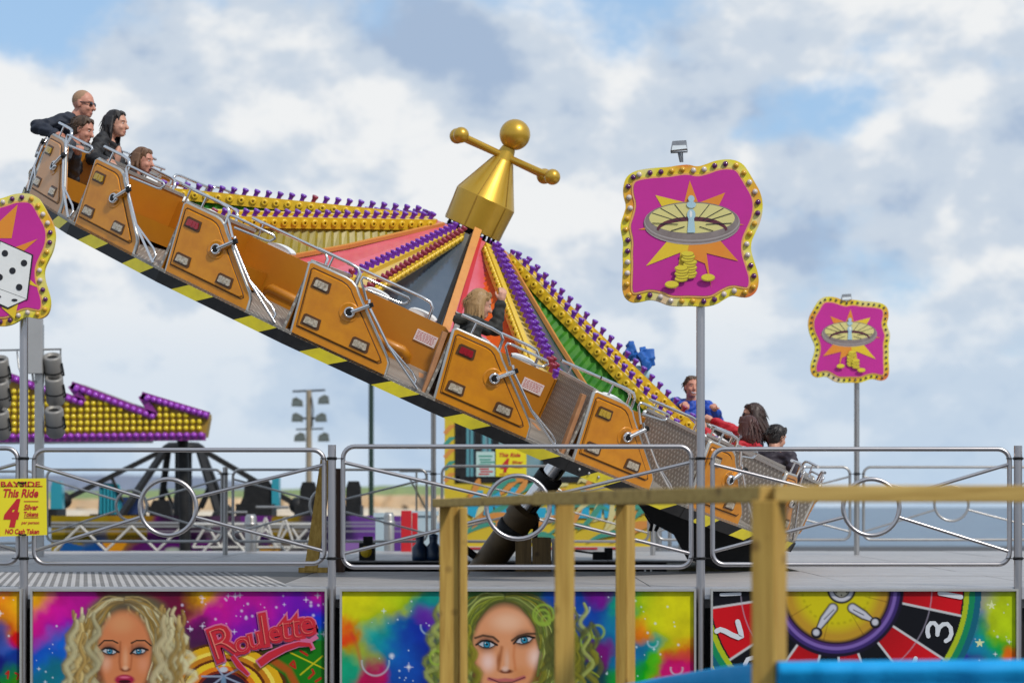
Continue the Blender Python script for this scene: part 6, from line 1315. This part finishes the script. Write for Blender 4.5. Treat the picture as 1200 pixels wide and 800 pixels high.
# left, at the high end
person('man with shaved head and sunglasses leaning his elbow out, dark jacket over a blue shirt', 98, 123, 24.7, -2, .275, skin=skin_b, hair=hair_s, style='shaved', top=navy, glasses=True, inner=wht, hands=(None, W(66, 158, 24.2)), elbow=(None, (-1, -.3, -.25)), mouth=False, pitch=-2, hyaw=-14)
person('boy with brown hair in a charcoal jacket holding the bar, in the topmost car', 98, 153, 24.2, -8, .252, hair=hair_b, top=slate_j, elbow=(None, (-.2, .5, -1)), hands=(W(118, 180, 24.4), W(91, 181, 23.75)), hyaw=-18, pitch=-12, skin=skin_b)
person('woman with long black hair in a black jacket and open collar, behind the second car', 137, 146, 24.5, -6, .262, hair=hair_k, style='shoulder', top=blackj, inner=skin_a, sex='f', hyaw=-16, pitch=2, hands=(W(160, 192, 24.4), W(126, 190, 23.9)))
person('girl with windblown brown hair shouting, low behind the second gold door', 168, 189, 23.9, -4, .242, hair=mat('light_brown_hair', (.12, .055, .025), .5, noise=(60, .6, (.2, .1, .045))), style='bob', top=mat('black_brown_coat', (.02, .012, .012), .7), sex='f', mouth=True, hyaw=-18, pitch=-4, skin=skin_b)
# middle
person('child with long blond hair, one hand raised to the face, in the middle car', 563, 357, 22.1, 20, .25, hair=hair_bl, style='long', top=mat('black_olive_coat', (.030, .030, .026), .75, noise=(4, .8, (.012, .012, .012))), hood=olive_j, sex='f', hyaw=22, pitch=-10, hands=(W(587, 354, 22.35), W(560, 412, 21.95)), elbow=((.55, .1, -1), None), skin=skin_a)
# right, at the low end
person('boy in a royal blue jacket smiling, half hidden by the tall front sign pole', 811, 454, 27.6, -100, .245, hair=hair_b, top=blue_j, skin=skin_b, hyaw=-78, smile=True, hands=(W(838, 480, 27.2), W(803, 475, 27.0)), up=(.1, 0, 1), pitch=6)
person('auburn-haired child in a red coat seen from behind, arm stretched to the left', 875, 503, 25.9, 150, .265, hair=mat('auburn_hair', (.055, .018, .014), .42, noise=(60, .6, (.11, .035, .025))), style='bob', top=red_j, sex='f', hyaw=120, hands=(W(826, 503, 25.6), W(824, 485, 26.3)), elbow=((0, -.3, -1), (.2, .3, .6)), up=(.15, 0, 1))
person('woman with sunglasses and long brown ponytail facing left beside the auburn child', 881, 487, 26.8, 165, .255, hair=hair_d, style='tail', top=plum, sex='f', hyaw=178, glasses=True, up=(.2, 0, 1), hands=(W(840, 500, 26.6), W(846, 508, 26.2)), pitch=-6)
person('boy with short dark hair in a dark plum jacket, rightmost rider seen from behind', 911, 513, 25.3, 62, .245, hair=hair_k, top=plum, inner=None, hyaw=42, up=(.12, 0, 1), hands=(W(905, 560, 25.6), W(935, 560, 25.2)), pitch=-8)
# pale denim shape between the auburn child and the dark jacket
def lumpy(name, blobs, mt, label, cat, vox=.012, loc=None, group=None):
    m = MB(); rr = random.Random(3)
    for x, y, Y, rx, ry in blobs: s_ = Y/F; m.sphere(W(x, y, Y), (rx*s_, .6*(rx+ry)/2*s_, ry*s_), 12, 8)
    l0 = W(*blobs[0][:3]); me = solid(m, vox, name, mt, l0, 1); o = link(name, me); o.location = l0; o['label'] = label; o['category'] = cat; OFF[o.name] = l0; return o
lumpy('denim_jacket', [(880, 532, 25.45, 8, 9), (885, 538, 25.4, 8, 9), (875, 536, 25.5, 6, 7), (890, 545, 25.4, 6, 6)], denim, 'patch of pale blue denim clothing between the auburn child and the plum jacket', 'jacket')
t = thing('blue_sleeves', 'two bunched bright blue sleeves raised above the right light arm', 'sleeves', W(745, 418, 28.2))
rr = random.Random(21)
for cx, cy, rs_ in ((738, 412, 10), (757, 420, 11)):
    m = MB()
    for i in range(12): a = rr.uniform(0, 6.28); q_ = rr.uniform(.2, .95); s_ = 28.2/F; p_ = W(cx+math.cos(a)*rs_*.75*q_, cy+math.sin(a)*rs_*.9*q_, 28.2+rr.uniform(-.06, .06)); R_ = Matrix.Rotation(rr.uniform(-1, 1), 3, 'Y') @ Matrix.Rotation(rr.uniform(-.6, .6), 3, 'X'); m.box((-rs_*.34*s_, -.04, -rs_*.5*s_), (rs_*.34*s_, .04, rs_*.5*s_), 0, Matrix.Translation(p_) @ R_.to_4x4())
    me = solid(m, .012, 'sleeve', mat('bright_blue_cloth', (.008, .11, .42), .6, noise=(12, .5, (.005, .06, .28))), OFF[t.name], 1); o = link('sleeve', me, t)
m = MB(); m.sphere(W(748, 433, 28.25), (.10, .06, .05), 10, 7); m.sphere(W(756, 439, 28.25), (.07, .05, .07), 10, 7); part('cuff', m, mat('pale_blue_cloth', (.35, .55, .62), .7), t)
# ---------------------------------------------------------------- gentle bevels on the few big boxes are set above; nothing else is hidden or helper-only
